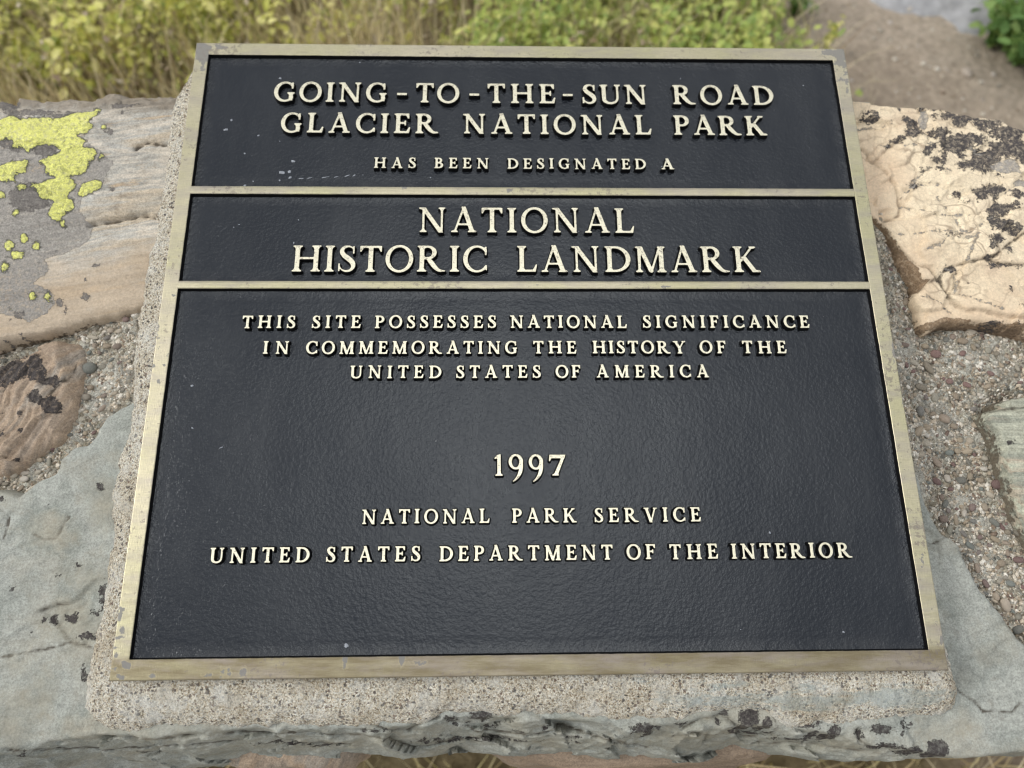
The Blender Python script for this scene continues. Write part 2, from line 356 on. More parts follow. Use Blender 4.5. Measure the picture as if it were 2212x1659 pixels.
def black_mat(plate=True):
    n = N('textured_black_paint' if plate else 'smooth_black_paint')
    c = n.mix(n.noise(25, 5, .6), (.003, .0045, .008), (.006, .008, .012))
    dust = n.ramp(n.noise(520, 5, .8), [(.62, 0.), (.8, .25)]); c = n.mix(dust, c, (.14, .14, .14))
    spk = n.ramp(n.noise(230, 2, .6), [(.775, 0.), (.80, .5)]); c = n.mix(spk, c, (.3, .3, .29))
    ro = n.math('ADD', .11, n.math('MULTIPLY', n.noise(12, 5, .65), .22))
    if not plate: return n.done((.002, .002, .0025), .6, spec=.2)
    c = n.mix(n.math('MULTIPLY', n.attr('dust'), n.ramp(n.noise(60, 6, .7), [(.42, 0.), (.66, .5)])), c, (.06, .06, .06))
    h = n.math("ADD", n.noise(410, 3, .55), n.math('MULTIPLY', n.noise(1000, 2), .2))
    h2 = n.ramp(n.vor(75), [(0, 1.), (.14, 0.)])
    h = n.math('ADD', h, n.math('MULTIPLY', h2, .25))
    n.b.inputs['Specular Tint'].default_value = (.90, .95, 1.0, 1)
    smear = n.ramp(n.noise(1, 6, .7, co=n.map(scale=(14, 5, 5))), [(.42, 0.), (.66, .7)]); c = n.mix(smear, c, (.020, .022, .025))
    return n.done(c, ro, n.bump(h, .00046), spec=.5)
M_BLACK = black_mat(); M_BLACKS = black_mat(False)
def flat_mat(name, c, r=.8, amp=(.7, 1.2), nsc=300):
    n = N(name); return n.done(n.mix(1, c, n.ramp(n.noise(nsc, 4, .6), [(.3, amp[0]), (.7, amp[1])]), 'MULTIPLY'), r)
M_CHIP = flat_mat('bare_primer', (.28, .30, .33), .6)

# ------------------------------------------------------------------ the stones of the wall top
PLAQ_W, PLAQ_H = 0.55, 0.49872
WALL_ATTRS = ('grey', 'dark', 'yellow', 'brown', 'crack')   # 'side' is the broken edge of a stone
wall = tag(empty('stone_wall'), 'low rubble stone wall with lichened coping stones and pebbly mortar under the plaque', 'wall')

def coping(name, poly_px, w0, thick, relief, mat, fields=None, cracks=(), crack_depth=.0035, crack_w=.0013, res=.0014, slope=5., rnd=.007, label=None, lip=None, jag=.003, seed=1):
    P = unproj(poly_px, w0)
    m = thick / slope + .01
    (x0, y0), (x1, y1) = P.min(0) - m, P.max(0) + m
    xs = np.arange(x0, x1, res); ys = np.arange(y0, y1, res); U, V = np.meshgrid(xs, ys)
    wu = U + jag * fbm(U, V, 45, 4, seed) + jag * 2.2 * fbm(U, V, 14, 2, seed + 9); wv = V + jag * fbm(U, V, 45, 4, seed + 5) + jag * 2.2 * fbm(U, V, 14, 2, seed + 14)
    d = poly_sdf(wu, wv, [tuple(p) for p in P])
    px, py = toPx(U, V, w0)
    H = w0 + relief(U, V, px, py, d)
    di = np.clip(d, 0, rnd); H = H - (rnd - np.sqrt(np.maximum(rnd * rnd - (rnd - di) ** 2, 0))) * .8
    side = np.clip(-d * slope, 0, thick)
    H = H - side + np.where(d < 0, .0022 * fbm(U * 1.0, V + H * 3, 120, 3, seed + 3), 0)
    cd = line_dist(px, py, cracks) * PXM if cracks else np.full(U.shape, .05)
    wob = np.abs(cd + .0016 * fbm(U, V, 150, 4, seed + 21))
    if cracks: H = H - crack_depth * np.exp(-(wob / crack_w) ** 2) * (d > 0)
    keep = d > -(thick / slope + res)
    # cells
    if name == 'stone' and fields and mat is M_S1: H = H + .0009 * np.clip(fields['yellow'](px, py) * PXM / .0012 + 1.2 * fbm(U, V, 130, 4, 77), 0, 1) * (1 + .9 * fbm(U, V, 330, 2, 78))
    ny, nx = U.shape; idx = np.full(U.shape, -1); idx[keep] = np.arange(keep.sum())
    a = idx[:-1, :-1]; b = idx[:-1, 1:]; c = idx[1:, 1:]; e = idx[1:, :-1]
    ok = (a >= 0) & (b >= 0) & (c >= 0) & (e >= 0)
    F = np.stack([a[ok], b[ok], c[ok], e[ok]], 1)
    Vt = world(np.stack([U[keep], V[keep], H[keep]], 1))
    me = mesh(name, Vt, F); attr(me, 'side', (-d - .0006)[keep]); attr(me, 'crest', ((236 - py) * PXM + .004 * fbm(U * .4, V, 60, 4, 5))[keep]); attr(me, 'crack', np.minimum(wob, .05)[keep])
    for k in WALL_ATTRS[:-1]:
        if fields and k in fields: attr(me, k, (np.clip(fields[k](px, py), -200, 200) * PXM)[keep])
        else: attr(me, k, np.full(int(keep.sum()), -.08))
    o = obj('stone', me, [mat], wall); tag(o, label); return o

# upper left, banded, yellow lichen
s1 = [(-230, 250), (-120, 215), (0, 213), (31, 215), (38, 200), (73, 208), (104, 208), (140, 200), (180, 194), (243, 189), (330, 194), (385, 194), (520, 215), (560, 420), (520, 640)] + \
     Z2([(940, 310), (880, 330), (750, 370), (580, 390), (430, 450), (330, 470), (190, 530), (0, 590)]) + [(-120, 790), (-230, 800)]
ym = Z1([(-60, 745), (0, 740), (60, 715), (130, 740), (210, 735), (290, 735), (350, 745), (430, 715), (480, 690), (540, 690), (600, 680), (605, 710), (575, 745), (560, 770), (585, 790), (560, 820), (520, 845), (490, 850), (540, 880), (530, 920), (580, 930), (605, 960), (590, 1000), (550, 1010), (560, 1040), (530, 1075), (490, 1090), (450, 1090), (420, 1100), (460, 1130), (470, 1160), (450, 1190), (420, 1200), (420, 1230), (460, 1235), (450, 1260), (455, 1290), (430, 1320), (390, 1340), (360, 1375), (320, 1360), (295, 1330), (320, 1290), (330, 1255), (290, 1250), (250, 1230), (230, 1180), (190, 1165), (200, 1135), (250, 1140), (310, 1130), (350, 1110), (290, 1080), (280, 1040), (240, 1010), (290, 985), (350, 970), (390, 940), (330, 910), (280, 900), (230, 920), (180, 955), (150, 930), (90, 920), (85, 880), (40, 870), (-60, 880)])
ym2 = Z1([(-60, 1030), (0, 1040), (60, 1010), (120, 1015), (180, 1005), (180, 1050), (150, 1075), (110, 1085), (90, 1125), (40, 1135), (-60, 1110)])
ym3 = Z1([(500, 1180), (520, 1145), (560, 1135), (600, 1125), (640, 1150), (635, 1180), (600, 1190), (590, 1220), (550, 1215), (510, 1225), (490, 1215)])
yel = ZE(Z1, .3472, [(635, 987, 22), (130, 1163, 26, 20), (100, 1327, 18), (135, 1472, 24), (210, 1517, 28), (40, 1515, 30), (95, 1570, 38, 24), (385, 1390, 14), (600, 683, 18, 14), (5, 1215, 22), (650, 795, 12), (15, 1640, 28)]) + \
      ZE(Z2, .3307, [(190, 265, 24), (290, 262, 18), (15, 80, 26), (85, 5, 30, 12), (45, 343, 11), (310, 290, 11)])
gm = [(-230, 300), (-60, 290)] + Z1([(0, 880), (250, 900), (380, 950), (560, 900), (720, 1030), (640, 1150), (520, 1200), (500, 1300), (560, 1380), (570, 1400), (540, 1500), (440, 1550), (260, 1600), (289, 1659)]) + \
     Z2([(300, 50), (290, 110), (210, 180), (310, 220), (340, 300), (290, 380), (180, 430), (80, 400), (0, 390)]) + [(-230, 690)]
def f_yel(px, py):
    f = np.maximum(ell_field(px, py, yel), poly_sdf(px, py, ym))
    return np.maximum(np.maximum(f, poly_sdf(px, py, ym2)), poly_sdf(px, py, ym3))
dk1 = ZE(Z1, .3472, [(180, 1230, 130, 90), (290, 935, 80, 45), (110, 935, 45, 25), (380, 715, 60, 22), (40, 895, 50, 30), (765, 700, 24, 16), (680, 825, 25, 16), (130, 730, 50, 12), (200, 700, 200, 22), (760, 650, 90, 14), (30, 640, 80, 40), (708, 1188, 14, 10), (700, 900, 10)]) + \
      ZE(Z2, .3307, [(540, 258, 26), (360, 298, 24), (110, 380, 38, 30), (620, 68, 22, 13), (115, 515, 18, 16), (545, 158, 9), (588, 183, 8), (405, 360, 8, 20), (55, 430, 12), (10, 575, 16)])
strata = lambda px, py: py + .16 * px
cr1 = [Z1([(540, 1398), (560, 1390), (640, 1375), (740, 1365), (810, 1350), (860, 1338), (910, 1340), (975, 1350), (1060, 1352)]), Z1([(850, 932), (920, 892), (960, 900), (1060, 905)])]
def rel1(U, V, px, py, d):
    s = strata(px, py) + 10 * fbm(U, V, 9, 3, 4)
    r = .0016 * fbm(U * .25, V, 90, 4, 6) + .005 * fbm(U, V, 8, 3, 7)
    s2 = s / 15. + 1.3 * fbm(U * .5, V, 22, 3, 14)
    amp_ = np.clip(.5 + 1.6 * fbm(U, V, 12, 3, 15), .05, 1.3); r = r + .0014 * amp_ * saw(s2) + .0006 * amp_ * saw(s2 * 2.7 + fbm(U, V, 50, 2, 16))
    step = 1 / (1 + np.exp(-(s - 505) / 3.))                        # lower bed stands a little lower
    r = r - .0025 * step - .0018 / (1 + np.exp(-(s - 640) / 2.))
    back = np.clip((250 - (py + 6 * fbm(U, V, 30, 3, 2))) / 45., 0, 1.5)    # weathered rear crest
    r = r + back * (-.005) + back * .012 * fbm(U * .35, V, 60, 5, 11, .6) - back * .005 * np.abs(fbm(U * .5, V, 110, 4, 13))
    return r + .0015 / (1 + np.exp(-(px - 300) / 10)) * 0
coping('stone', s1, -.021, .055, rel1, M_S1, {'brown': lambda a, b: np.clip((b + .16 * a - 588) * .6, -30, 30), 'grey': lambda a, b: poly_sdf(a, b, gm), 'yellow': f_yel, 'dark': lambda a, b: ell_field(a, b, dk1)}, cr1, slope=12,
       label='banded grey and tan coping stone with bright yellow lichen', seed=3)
# left, orange with black spots
s2 = Z2([(380, 520), (480, 530), (530, 570), (550, 650), (525, 740), (500, 800), (490, 920), (460, 1020), (440, 1090), (370, 1200), (230, 1320), (100, 1400), (0, 1425)]) + [(-160, 1060), (-220, 900), (-120, 830)] + Z2([(0, 690), (100, 650), (230, 570), (300, 535)])
dk2 = ZE(Z2, .3307, [(80, 760, 115, 75), (40, 800, 80, 60), (230, 730, 50, 80), (330, 830, 70, 30), (250, 790, 70, 40), (240, 935, 44), (330, 985, 60), (135, 1040, 18, 20), (135, 1152, 16), (25, 1177, 17), (80, 1335, 14), (20, 840, 50, 30), (100, 665, 50, 14), (270, 985, 12), (10, 1047, 9)])
def rel2(U, V, px, py, d):
    s = .87 * px + .5 * (py - 549)
    ridge = np.clip(1 - np.abs(px - 140 - .25 * (py - 800)) / 60., 0, 1)
    r = .004 * fbm(U, V, 20, 3, 31) + .0035 * fbm(U * 1.2 + V * .6, V * .3, 70, 3, 32) - .008 * np.clip((px - 120) / 60., 0, 1)
    r -= .004 * np.clip((py - 850) / 150., 0, 1)
    q = s / 17. + 1.2 * fbm(U, V, 25, 3, 33); r = r + .0022 * saw(q) * np.clip(.4 + 2 * fbm(U, V, 14, 2, 34), 0, 1) + .0007 * saw(q * 2.9); r = r + facets(U, V, 26, .10, 35)
    return r
coping('stone', s2, -.026, .045, rel2, M_S2, {'dark': lambda a, b: ell_field(a, b, dk2)}, [Z2([(0, 900), (80, 850), (160, 790), (200, 700)]), Z2([(300, 960), (350, 880), (440, 800), (470, 700)])], crack_depth=.0012, rnd=.012, slope=3.2,
       label='orange brown coping stone spotted with black lichen', seed=12)
# the big grey green slab below the plaque
s3 = [(-170, 1090), (-60, 1066)] + Z2([(0, 1540), (130, 1580), (220, 1510), (370, 1430), (400, 1330), (480, 1270), (580, 1250), (640, 1180), (700, 1070), (780, 1000), (880, 940)]) + [(420, 830), (900, 880), (1500, 960), (1930, 930)] + \
     Z7([(385, 820), (420, 930), (480, 1050), (560, 1120), (600, 1230), (660, 1330), (720, 1420), (800, 1500), (867, 1570)]) + [(2330, 1490), (2360, 1630), (2212, 1629), (2045, 1645), (1964, 1650), (1802, 1649), (1681, 1657), (1479, 1657), (1398, 1653), (1228, 1647), (1049, 1647), (891, 1654), (732, 1647), (600, 1646), (494, 1650), (440, 1662), (260, 1690), (0, 1720), (-170, 1730)]
s3 = [(x, y + float(np.interp(x, [-200, 0, 1300, 1500, 1800, 2000, 2100], [42, 42, 42, 38, 26, 8, 0]))) if y > 1600 else (x, y) for x, y in s3]
lipx = np.array([-300, 0, 48, 104, 160, 223, 260, 300, 494, 613, 800, 900, 970, 1060, 1270, 1370, 1470, 1760, 1850, 1950, 2040, 2110, 2212, 2400])
lipy = np.array([1640, 1622, 1620, 1600, 1592, 1588, 1594, 1584, 1571, 1569, 1567, 1562, 1543, 1545, 1556, 1562, 1558, 1572, 1588, 1612, 1630, 1644, 1640, 1640])
ledges = [Z4([(-60, 560), (0, 545), (200, 560), (340, 540), (500, 560), (700, 570), (800, 585)]), Z4([(830, 600), (900, 660), (960, 700), (1050, 690), (1200, 650), (1400, 620), (1560, 625)]), Z4([(1640, 590), (1850, 540), (2000, 580), (2212, 645)]), Z4([(780, 480), (860, 520), (960, 540), (1060, 470), (1140, 450)]), Z4([(200, 590), (300, 650), (420, 665), (560, 690)]), Z4([(1290, 520), (1340, 560), (1440, 575), (1620, 580)]),
          Z5([(-60, 580), (60, 610), (150, 650), (300, 690)]), Z5([(400, 500), (480, 450), (600, 430), (640, 450), (700, 500), (760, 560), (820, 600), (880, 590)]), Z5([(900, 640), (1000, 655), (1150, 630), (1330, 640), (1500, 660)]), Z5([(380, 560), (470, 530), (560, 560), (600, 620)]), Z5([(1320, 500), (1340, 560), (1400, 600)]), Z3([(20, 1555), (200, 1570), (400, 1600), (700, 1590), (900, 1560), (1300, 1540)]), Z3([(560, 1490), (700, 1480), (900, 1500), (1100, 1470)])]
def rel3(U, V, px, py, d):
    r = .0035 * fbm(U, V, 7, 3, 41) + .0012 * fbm(U, V, 40, 4, 42)
    # thin scaled-off layers on the open faces
    sc1 = fbm(U, V, 11, 4, 44); r = r + .0012 * np.clip((sc1 - .08) / .02, 0, 1) + .001 * np.clip((fbm(U, V, 17, 4, 45) - .2) / .02, 0, 1)
    # conchoidal broken front
    ly = np.interp(px, lipx, lipy) + 7 * fbm(U, V * 0 + .3, 28, 3, 46)
    t = np.clip((py - ly) * PXM, 0, 1)
    tt = t * 1.9 + .017 * fbm(U, V, 17, 3, 47) * np.clip(t / .006, 0, 1) + .009 * fbm(U, V, 46, 4, 49, .6) * np.clip(t / .006, 0, 1) + .010 * np.abs(fbm(U, V * 1.6, 24, 3, 50)) * np.clip(t / .005, 0, 1)
    q = .0085; k = np.floor(tt / q); fr = tt / q - k
    stepped = (k + np.clip((fr - .62) / .36, 0, 1) ** 1.3) * q
    r = r - .35 * tt - .65 * stepped
    fr_ = np.clip(t / .006, 0, 1); r = r + fr_ * facets(U, V, 420, .30, 55, 1., 2.2) + .0009 * saw((py + .3 * px) / 60. + 1.5 * fbm(U, V, 12, 3, 56)) + facets(U, V, 60, .02, 57)
    lg = line_dist(px, py, ledges) * PXM; r = r - .0034 * np.exp(-(np.abs(lg + .0022 * fbm(U, V, 90, 4, 53)) / .0016) ** 2)
    # the flake at the lower left
    fl = poly_sdf(px, py, Z3([(240, 745), (340, 705), (420, 700), (560, 560), (640, 560), (600, 850), (540, 960), (420, 915), (350, 850), (310, 790)]))
    r = r - .0022 * np.clip(fl / 6 + .5, 0, 1)
    return r
dk3 = ZE(Z3, .3717, [(260, 790, 18, 26), (315, 800, 18, 24), (425, 790, 30, 34), (510, 890, 48, 22), (600, 650, 16, 60), (500, 1120, 16, 46), (395, 790, 22), (180, 875, 7), (350, 535, 9), (280, 143, 8), (85, 625, 12, 18), (455, 485, 18, 12), (12, 97, 14), (590, 30, 14, 22), (540, 760, 22, 14), (120, 1590, 14), (650, 1645, 32, 8)]) + \
      ZE(Z5, .4048, [(190, 500, 76, 30), (215, 540, 32, 50), (745, 440, 60, 50), (740, 500, 50, 24), (840, 490, 30, 44), (850, 560, 70, 12), (1050, 478, 85, 18), (1450, 500, 60, 26), (1110, 560, 28, 44), (1040, 592, 100, 12), (1190, 540, 32, 64), (1470, 600, 80, 22), (1625, 625, 46, 42), (1750, 620, 60, 60), (1330, 530, 18, 36), (720, 545, 40, 14), (610, 410, 26, 20), (690, 520, 20), (1560, 490, 9, 30), (1595, 500, 8, 22), (380, 480, 22, 12), (122, 563, 9, 12), (610, 556, 9), (368, 555, 5, 12), (575, 465, 12)]) + \
      ZE(Z4, .3968, [(1370, 448, 58, 34), (1210, 465, 36, 20), (1225, 500, 14, 14), (1305, 495, 10, 14), (790, 527, 20, 12), (732, 525, 13, 10), (850, 522, 14, 7), (1410, 532, 20, 12), (1450, 530, 12, 16), (1730, 530, 15, 22), (1600, 558, 34, 8), (1130, 625, 34, 10), (1045, 615, 12, 16), (1020, 630, 8), (1100, 640, 16, 8), (130, 632, 70, 9), (300, 652, 60, 7), (430, 685, 70, 10), (1330, 630, 180, 10), (1180, 655, 120, 12), (1480, 640, 130, 9), (1910, 600, 24, 8), (1930, 640, 40, 9), (560, 640, 20, 6)])
br3 = ZE(Z5, .4048, [(430, 560, 170, 50), (830, 645, 130, 16), (1290, 590, 110, 50), (1150, 640, 300, 14), (1760, 520, 70, 40), (520, 440, 60, 20)]) + ZE(Z4, .3968, [(300, 660, 160, 22), (1700, 640, 160, 26), (900, 600, 90, 20), (1560, 500, 60, 40)]) + ZE(Z3, .3717, [(130, 1290, 100, 60), (260, 1240, 24, 60), (110, 1060, 50, 50), (290, 290, 70, 40), (520, 560, 50, 40), (450, 840, 110, 100), (40, 60, 60, 60), (600, 130, 60, 100), (60, 1420, 90, 60), (900, 1460, 120, 20)])
cr3 = [Z3([(-200, 1030), (0, 1015), (100, 1000), (200, 980), (330, 955), (400, 930), (470, 940), (560, 965)]), Z3([(240, 745), (340, 710), (400, 705)]), Z3([(310, 790), (350, 850), (400, 900), (425, 915)]),
       Z3([(200, 300), (260, 330), (330, 325), (400, 200)]), Z5([(1835, 285), (1900, 325), (1950, 360), (1990, 410), (2060, 405), (2140, 415), (2180, 360)]), Z7([(425, 1118), (460, 1105), (500, 1080), (540, 1090)]), Z5([(880, 440), (905, 510), (920, 565)]), Z3([(0, 150), (60, 200), (30, 330)])]
coping('stone', s3, -.0255, .06, rel3, M_S3, {'brown': lambda a, b: ell_field(a, b, br3), 'dark': lambda a, b: ell_field(a, b, dk3)}, cr3 + ledges, crack_depth=.0009, crack_w=.001, rnd=.004, slope=4, jag=.002,
       label='large grey green slab with a broken front edge under the plaque', seed=20)
# upper right, cream with black lichen
s4 = [(1700, 215)] + Z6([(205, 478), (260, 495), (400, 520), (550, 525), (650, 535), (800, 570), (950, 580), (1062, 640)]) + [(2300, 310), (2380, 420), (2370, 690), (2290, 730)] + \
     Z6([(1062, 1640), (960, 1630), (860, 1612), (760, 1608), (710, 1600), (600, 1650), (555, 1620), (570, 1580), (520, 1490), (545, 1450), (490, 1370), (430, 1270), (380, 1180), (320, 1100)]) + [(1840, 440), (1760, 420)]
dk4 = ZE(Z6, .4298, [(270, 575, 28, 18), (305, 585, 26, 24), (465, 608, 18, 18), (500, 650, 46, 46), (545, 660, 22, 28), (430, 705, 30, 16), (390, 725, 12), (645, 665, 52, 24), (610, 680, 24), (720, 720, 90, 50), (800, 700, 60, 30), (870, 790, 90, 40), (975, 665, 90, 42), (1030, 640, 50, 40), (900, 610, 80, 22), (760, 590, 70, 20), (680, 580, 50, 12), (860, 640, 60, 22), (985, 740, 100, 45), (870, 850, 40, 22), (740, 600, 40, 40), (800, 830, 80, 30), (755, 780, 30, 16), (1040, 770, 40, 40), (930, 880, 24, 12), (900, 960, 60, 26), (840, 985, 40, 32), (930, 1060, 60, 28), (900, 1110, 30, 34), (960, 1140, 60, 30), (1010, 1160, 36, 24), (930, 1200, 44, 22), (900, 1230, 22, 28), (980, 1250, 20), (575, 758, 20, 22), (625, 800, 30, 16), (607, 742, 14), (675, 750, 12), (660, 800, 16, 40), (640, 850, 24, 9), (556, 856, 14), (518, 930, 20, 10), (740, 970, 20, 12), (765, 1015, 16, 8), (700, 1180, 26, 8), (820, 960, 26, 10), (610, 545, 60, 10), (435, 547, 9), (340, 552, 7), (780, 1428, 9), (985, 1447, 9), (690, 1348, 24, 9), (1020, 980, 40, 22), (990, 1040, 40, 20), (960, 1340, 60, 9), (1045, 1330, 30, 12), (870, 1300, 14), (1040, 1540, 22, 9), (650, 1390, 9, 20), (930, 1620, 40, 8), (1050, 640, 60, 26), (910, 1000, 20), (285, 600, 8), (1100, 780, 90, 60), (1150, 1000, 70, 60)])
br4 = [Z6([(300, 1080), (350, 1110), (400, 1160), (450, 1240), (510, 1320), (560, 1400), (600, 1400), (545, 1460), (520, 1440), (470, 1340), (420, 1260), (370, 1200), (300, 1160)])]
cr4 = [Z6([(250, 750), (320, 800), (370, 850), (410, 900), (440, 960), (450, 1030), (445, 1070), (360, 1110)]), Z6([(320, 800), (380, 740), (450, 700)]),
       Z6([(665, 1360), (700, 1340), (780, 1320), (860, 1305), (900, 1295), (980, 1230), (1062, 1175), (1200, 1100)]), Z6([(665, 1360), (650, 1390), (670, 1440), (710, 1500), (780, 1550), (870, 1560), (960, 1590), (1062, 1600)]),
       Z6([(390, 1180), (430, 1230), (490, 1290), (530, 1330), (580, 1340), (610, 1370), (640, 1395), (600, 1410), (550, 1450)]), Z6([(860, 1305), (940, 1330), (1062, 1335)])]
cr4f = [Z6([(450, 1030), (500, 1050), (560, 1055), (640, 1080), (830, 1080), (880, 1040)]), Z6([(630, 990), (680, 1050), (720, 1100), (780, 1200), (820, 1180), (860, 1100)]), Z6([(820, 1180), (790, 1260), (770, 1320)]),
        Z6([(450, 1170), (560, 1165), (700, 1160), (800, 1165)]), Z6([(560, 1260), (640, 1230), (680, 1185), (720, 1180)]), Z6([(450, 990), (520, 925), (580, 920), (620, 920), (660, 945), (760, 950)]), Z6([(340, 720), (450, 735), (520, 725), (600, 720)]),
        Z6([(720, 1380), (735, 1420), (720, 1470), (780, 1485), (860, 1520), (960, 1560)]), Z6([(600, 1340), (700, 1350)]), Z6([(460, 970), (560, 860), (600, 840)]), Z6([(220, 640), (330, 635), (400, 620)]), Z6([(560, 560), (580, 620), (570, 690), (600, 720)]),
        Z6([(780, 740), (880, 780), (960, 820), (1062, 880)]), Z6([(630, 760), (650, 840), (690, 860)]), Z6([(800, 1160), (850, 1120), (900, 1090)]), Z6([(870, 1040), (960, 980), (1062, 900)]), Z6([(560, 1480), (640, 1500), (720, 1560), (800, 1600)])]
def rel4(U, V, px, py, d):
    r = .005 * fbm(U, V, 8, 3, 61) + .0008 * fbm(U, V, 70, 4, 62)
    r = r + facets(U, V, 110, .085, 65) + .0006 * fbm(U, V, 220, 3, 66)
    v = line_dist(px, py, cr4f) * PXM; r = r - .0012 * np.exp(-(np.abs(v + .001 * fbm(U, V, 130, 3, 63)) / .0012) ** 2)
    c1 = poly_sdf(px, py, br4[0]); r = r - .016 * np.clip(c1 / 14, 0, 1)
    low = poly_sdf(px, py, Z6([(640, 1395), (670, 1440), (710, 1500), (780, 1550), (870, 1560), (960, 1590), (1100, 1600), (1100, 1700), (400, 1750), (520, 1440)]))
    r = r - .003 * np.clip(low / 5 + .5, 0, 1)
    lf = poly_sdf(px, py, Z6([(200, 700), (320, 800), (410, 900), (445, 960), (450, 1070), (360, 1110), (200, 1100)])); r = r - .0012 * np.clip(lf / 8 + .5, 0, 1)
    r = r - .02 * np.clip((235 - py) / 60, 0, 1) ** 1.5
    return r
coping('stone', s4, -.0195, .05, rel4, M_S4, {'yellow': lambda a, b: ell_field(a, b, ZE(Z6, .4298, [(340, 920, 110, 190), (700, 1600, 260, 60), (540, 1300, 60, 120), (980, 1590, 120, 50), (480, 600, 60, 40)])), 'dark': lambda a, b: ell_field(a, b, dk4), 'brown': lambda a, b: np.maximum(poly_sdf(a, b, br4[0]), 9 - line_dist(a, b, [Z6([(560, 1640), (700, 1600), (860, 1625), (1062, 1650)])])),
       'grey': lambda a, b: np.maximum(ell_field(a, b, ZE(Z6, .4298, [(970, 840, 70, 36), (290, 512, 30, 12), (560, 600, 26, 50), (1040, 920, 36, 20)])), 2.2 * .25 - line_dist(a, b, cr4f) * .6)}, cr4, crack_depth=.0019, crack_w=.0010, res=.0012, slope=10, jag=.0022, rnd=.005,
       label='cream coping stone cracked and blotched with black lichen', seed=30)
# right edge, green bands
s5 = [(2330, 850)] + Z7([(867, 445), (800, 443), (760, 455), (790, 478), (700, 495), (695, 535), (735, 600), (770, 690), (810, 790), (850, 900), (867, 960)]) + [(2250, 1180), (2340, 1200)]
coping('stone', s5, -.022, .045, lambda U, V, px, py, d: .0012 * fbm(U * .12, V, 120, 4, 71) + .0012 * saw(py / 9. + .6 * fbm(U, V, 20, 3, 73)) + .003 * fbm(U, V, 9, 2, 72), M_S5, {'dark': lambda a, b: ell_field(a, b, ZE(Z7, .4632, [(800, 640, 22, 12), (815, 635, 9)]))},
       [Z7([(700, 500), (790, 485), (867, 480)])], crack_depth=.002, slope=9, jag=.002, rnd=.003, label='small green banded stone at the right end of the mortar bed', seed=40)
# coping stones carrying the wall on beyond both sides of the plaque's neighbours
def far_stone(u0, v0, u1, v1, mat, label, seed):
    a = [(u0, v0), ((u0 + u1) / 2, v0 - .012), (u1, v0 + .01), (u1 + .012, (v0 + v1) / 2), (u1, v1), ((u0 + u1) / 2, v1 + .01), (u0, v1 - .01), (u0 - .01, (v0 + v1) / 2)]
    pxs = [tuple(np.array(toPx(np.array([p[0]]), np.array([p[1]]), -.024)).ravel()) for p in a]
    coping('stone', pxs, -.024, .055, lambda U, V, px, py, d: .006 * fbm(U, V, 8, 4, seed) + .0012 * fbm(U, V, 60, 3, seed + 1), mat, None, (), res=.004, jag=.006, label=label, seed=seed)
far_stone(-.56, -.03, -.29, .20, M_S6, 'brown coping stone at the far left of the wall', 81)
far_stone(-.62, .22, -.34, .46, M_S3, 'grey green coping stone at the far left of the wall', 83)
far_stone(.90, .22, 1.18, .45, M_S6, 'brown coping stone at the far right of the wall', 87)
far_stone(.88, -.03, 1.15, .19, M_S3, 'grey green coping stone at the far right of the wall', 89)

far_stone(.72, .03, .865, .19, M_S4, 'cream coping stone in the lower course right of the frame', 91)
far_stone(.73, .235, .885, .43, M_S2, 'orange brown coping stone right of the cream one', 93)
# mortar bed and core
def mortar_height(U, V, px, py):
    m = -.0375 + .0030 * fbm(U, V, 16, 4, 91) + .0013 * fbm(U, V, 150, 4, 92)
    # packed up against the pad on the left, and hollow beside the stones
    m = m + .006 * np.clip(1 - np.abs(px - (300 - .12 * (py - 700))) / 60., 0, 1) * (px < 420)
    m = m + .010 * np.clip(1 - (px - (1905 + .11 * (py - 600))) / 70., 0, 1) * (px > 1500)
    for P in (s1, s4, s5):               # the bed is hollow along the foot of these stones
        m = m - .0075 * np.clip(1 + poly_sdf(px, py, P) / 30., 0, 1) * (np.abs(px - 1100) > 805)
    return m
xs = np.arange(-.60, 1.16, .0014); ys = np.arange(-.0, .455, .0014); U, V = np.meshgrid(xs, ys); px, py = toPx(U, V, -.036)
H = mortar_height(U, V, px, py) + .0022 * np.minimum(fbm(U, V, 210, 3, 94, .6) + .05, .12) + .0016 * np.minimum(fbm(U, V, 90, 3, 95), .1)
edge = np.minimum(np.minimum(V, .452 - V), np.minimum(U + .6, 1.157 - U)); H = H - .05 * np.clip(1 - edge / .012, 0, 1) ** 2
ny, nx = U.shape; I = np.arange(ny * nx).reshape(ny, nx)
F = np.stack([I[:-1, :-1].ravel(), I[:-1, 1:].ravel(), I[1:, 1:].ravel(), I[1:, :-1].ravel()], 1)
hid = ((U > .02) & (U < .53) & (V > .02) & (V < .44)).ravel(); F = F[~hid[F].all(1)]
me = mesh('mortar', world(np.stack([U.ravel(), V.ravel(), H.ravel()], 1)), F)
wht = np.maximum(ell_field(px, py, ZE(Z2, .3307, [(800, 780, 90, 60), (700, 850, 80, 60), (650, 960, 60, 90), (850, 400, 40, 60), (520, 1160, 40, 30), (180, 1420, 60, 30), (580, 740, 45, 45)])),
                 ell_field(px, py, ZE(Z7, .4632, [(430, 430, 36, 30), (380, 760, 14, 40), (640, 600, 40, 24), (290, 260, 20, 60), (700, 1230, 30, 30), (780, 290, 30, 16), (740, 150, 24, 20), (700, 480, 30, 24), (640, 1170, 30, 26), (600, 250, 60, 30), (500, 560, 40, 60), (420, 560, 50, 30), (600, 930, 40, 30), (780, 620, 40, 40), (560, 1150, 24, 40), (760, 1030, 40, 16), (560, 120, 60, 14)])))
attr(me, 'white', (np.clip(wht, -60, 60) * PXM).ravel())
mortar = obj('mortar', me, [M_MORTAR], wall)
core = [(-.60, .0), (1.155, .0), (1.155, .452), (-.60, .452)]
top = [tuple(world(np.array([[a, b, -.062]]))[0]) for a, b in core]
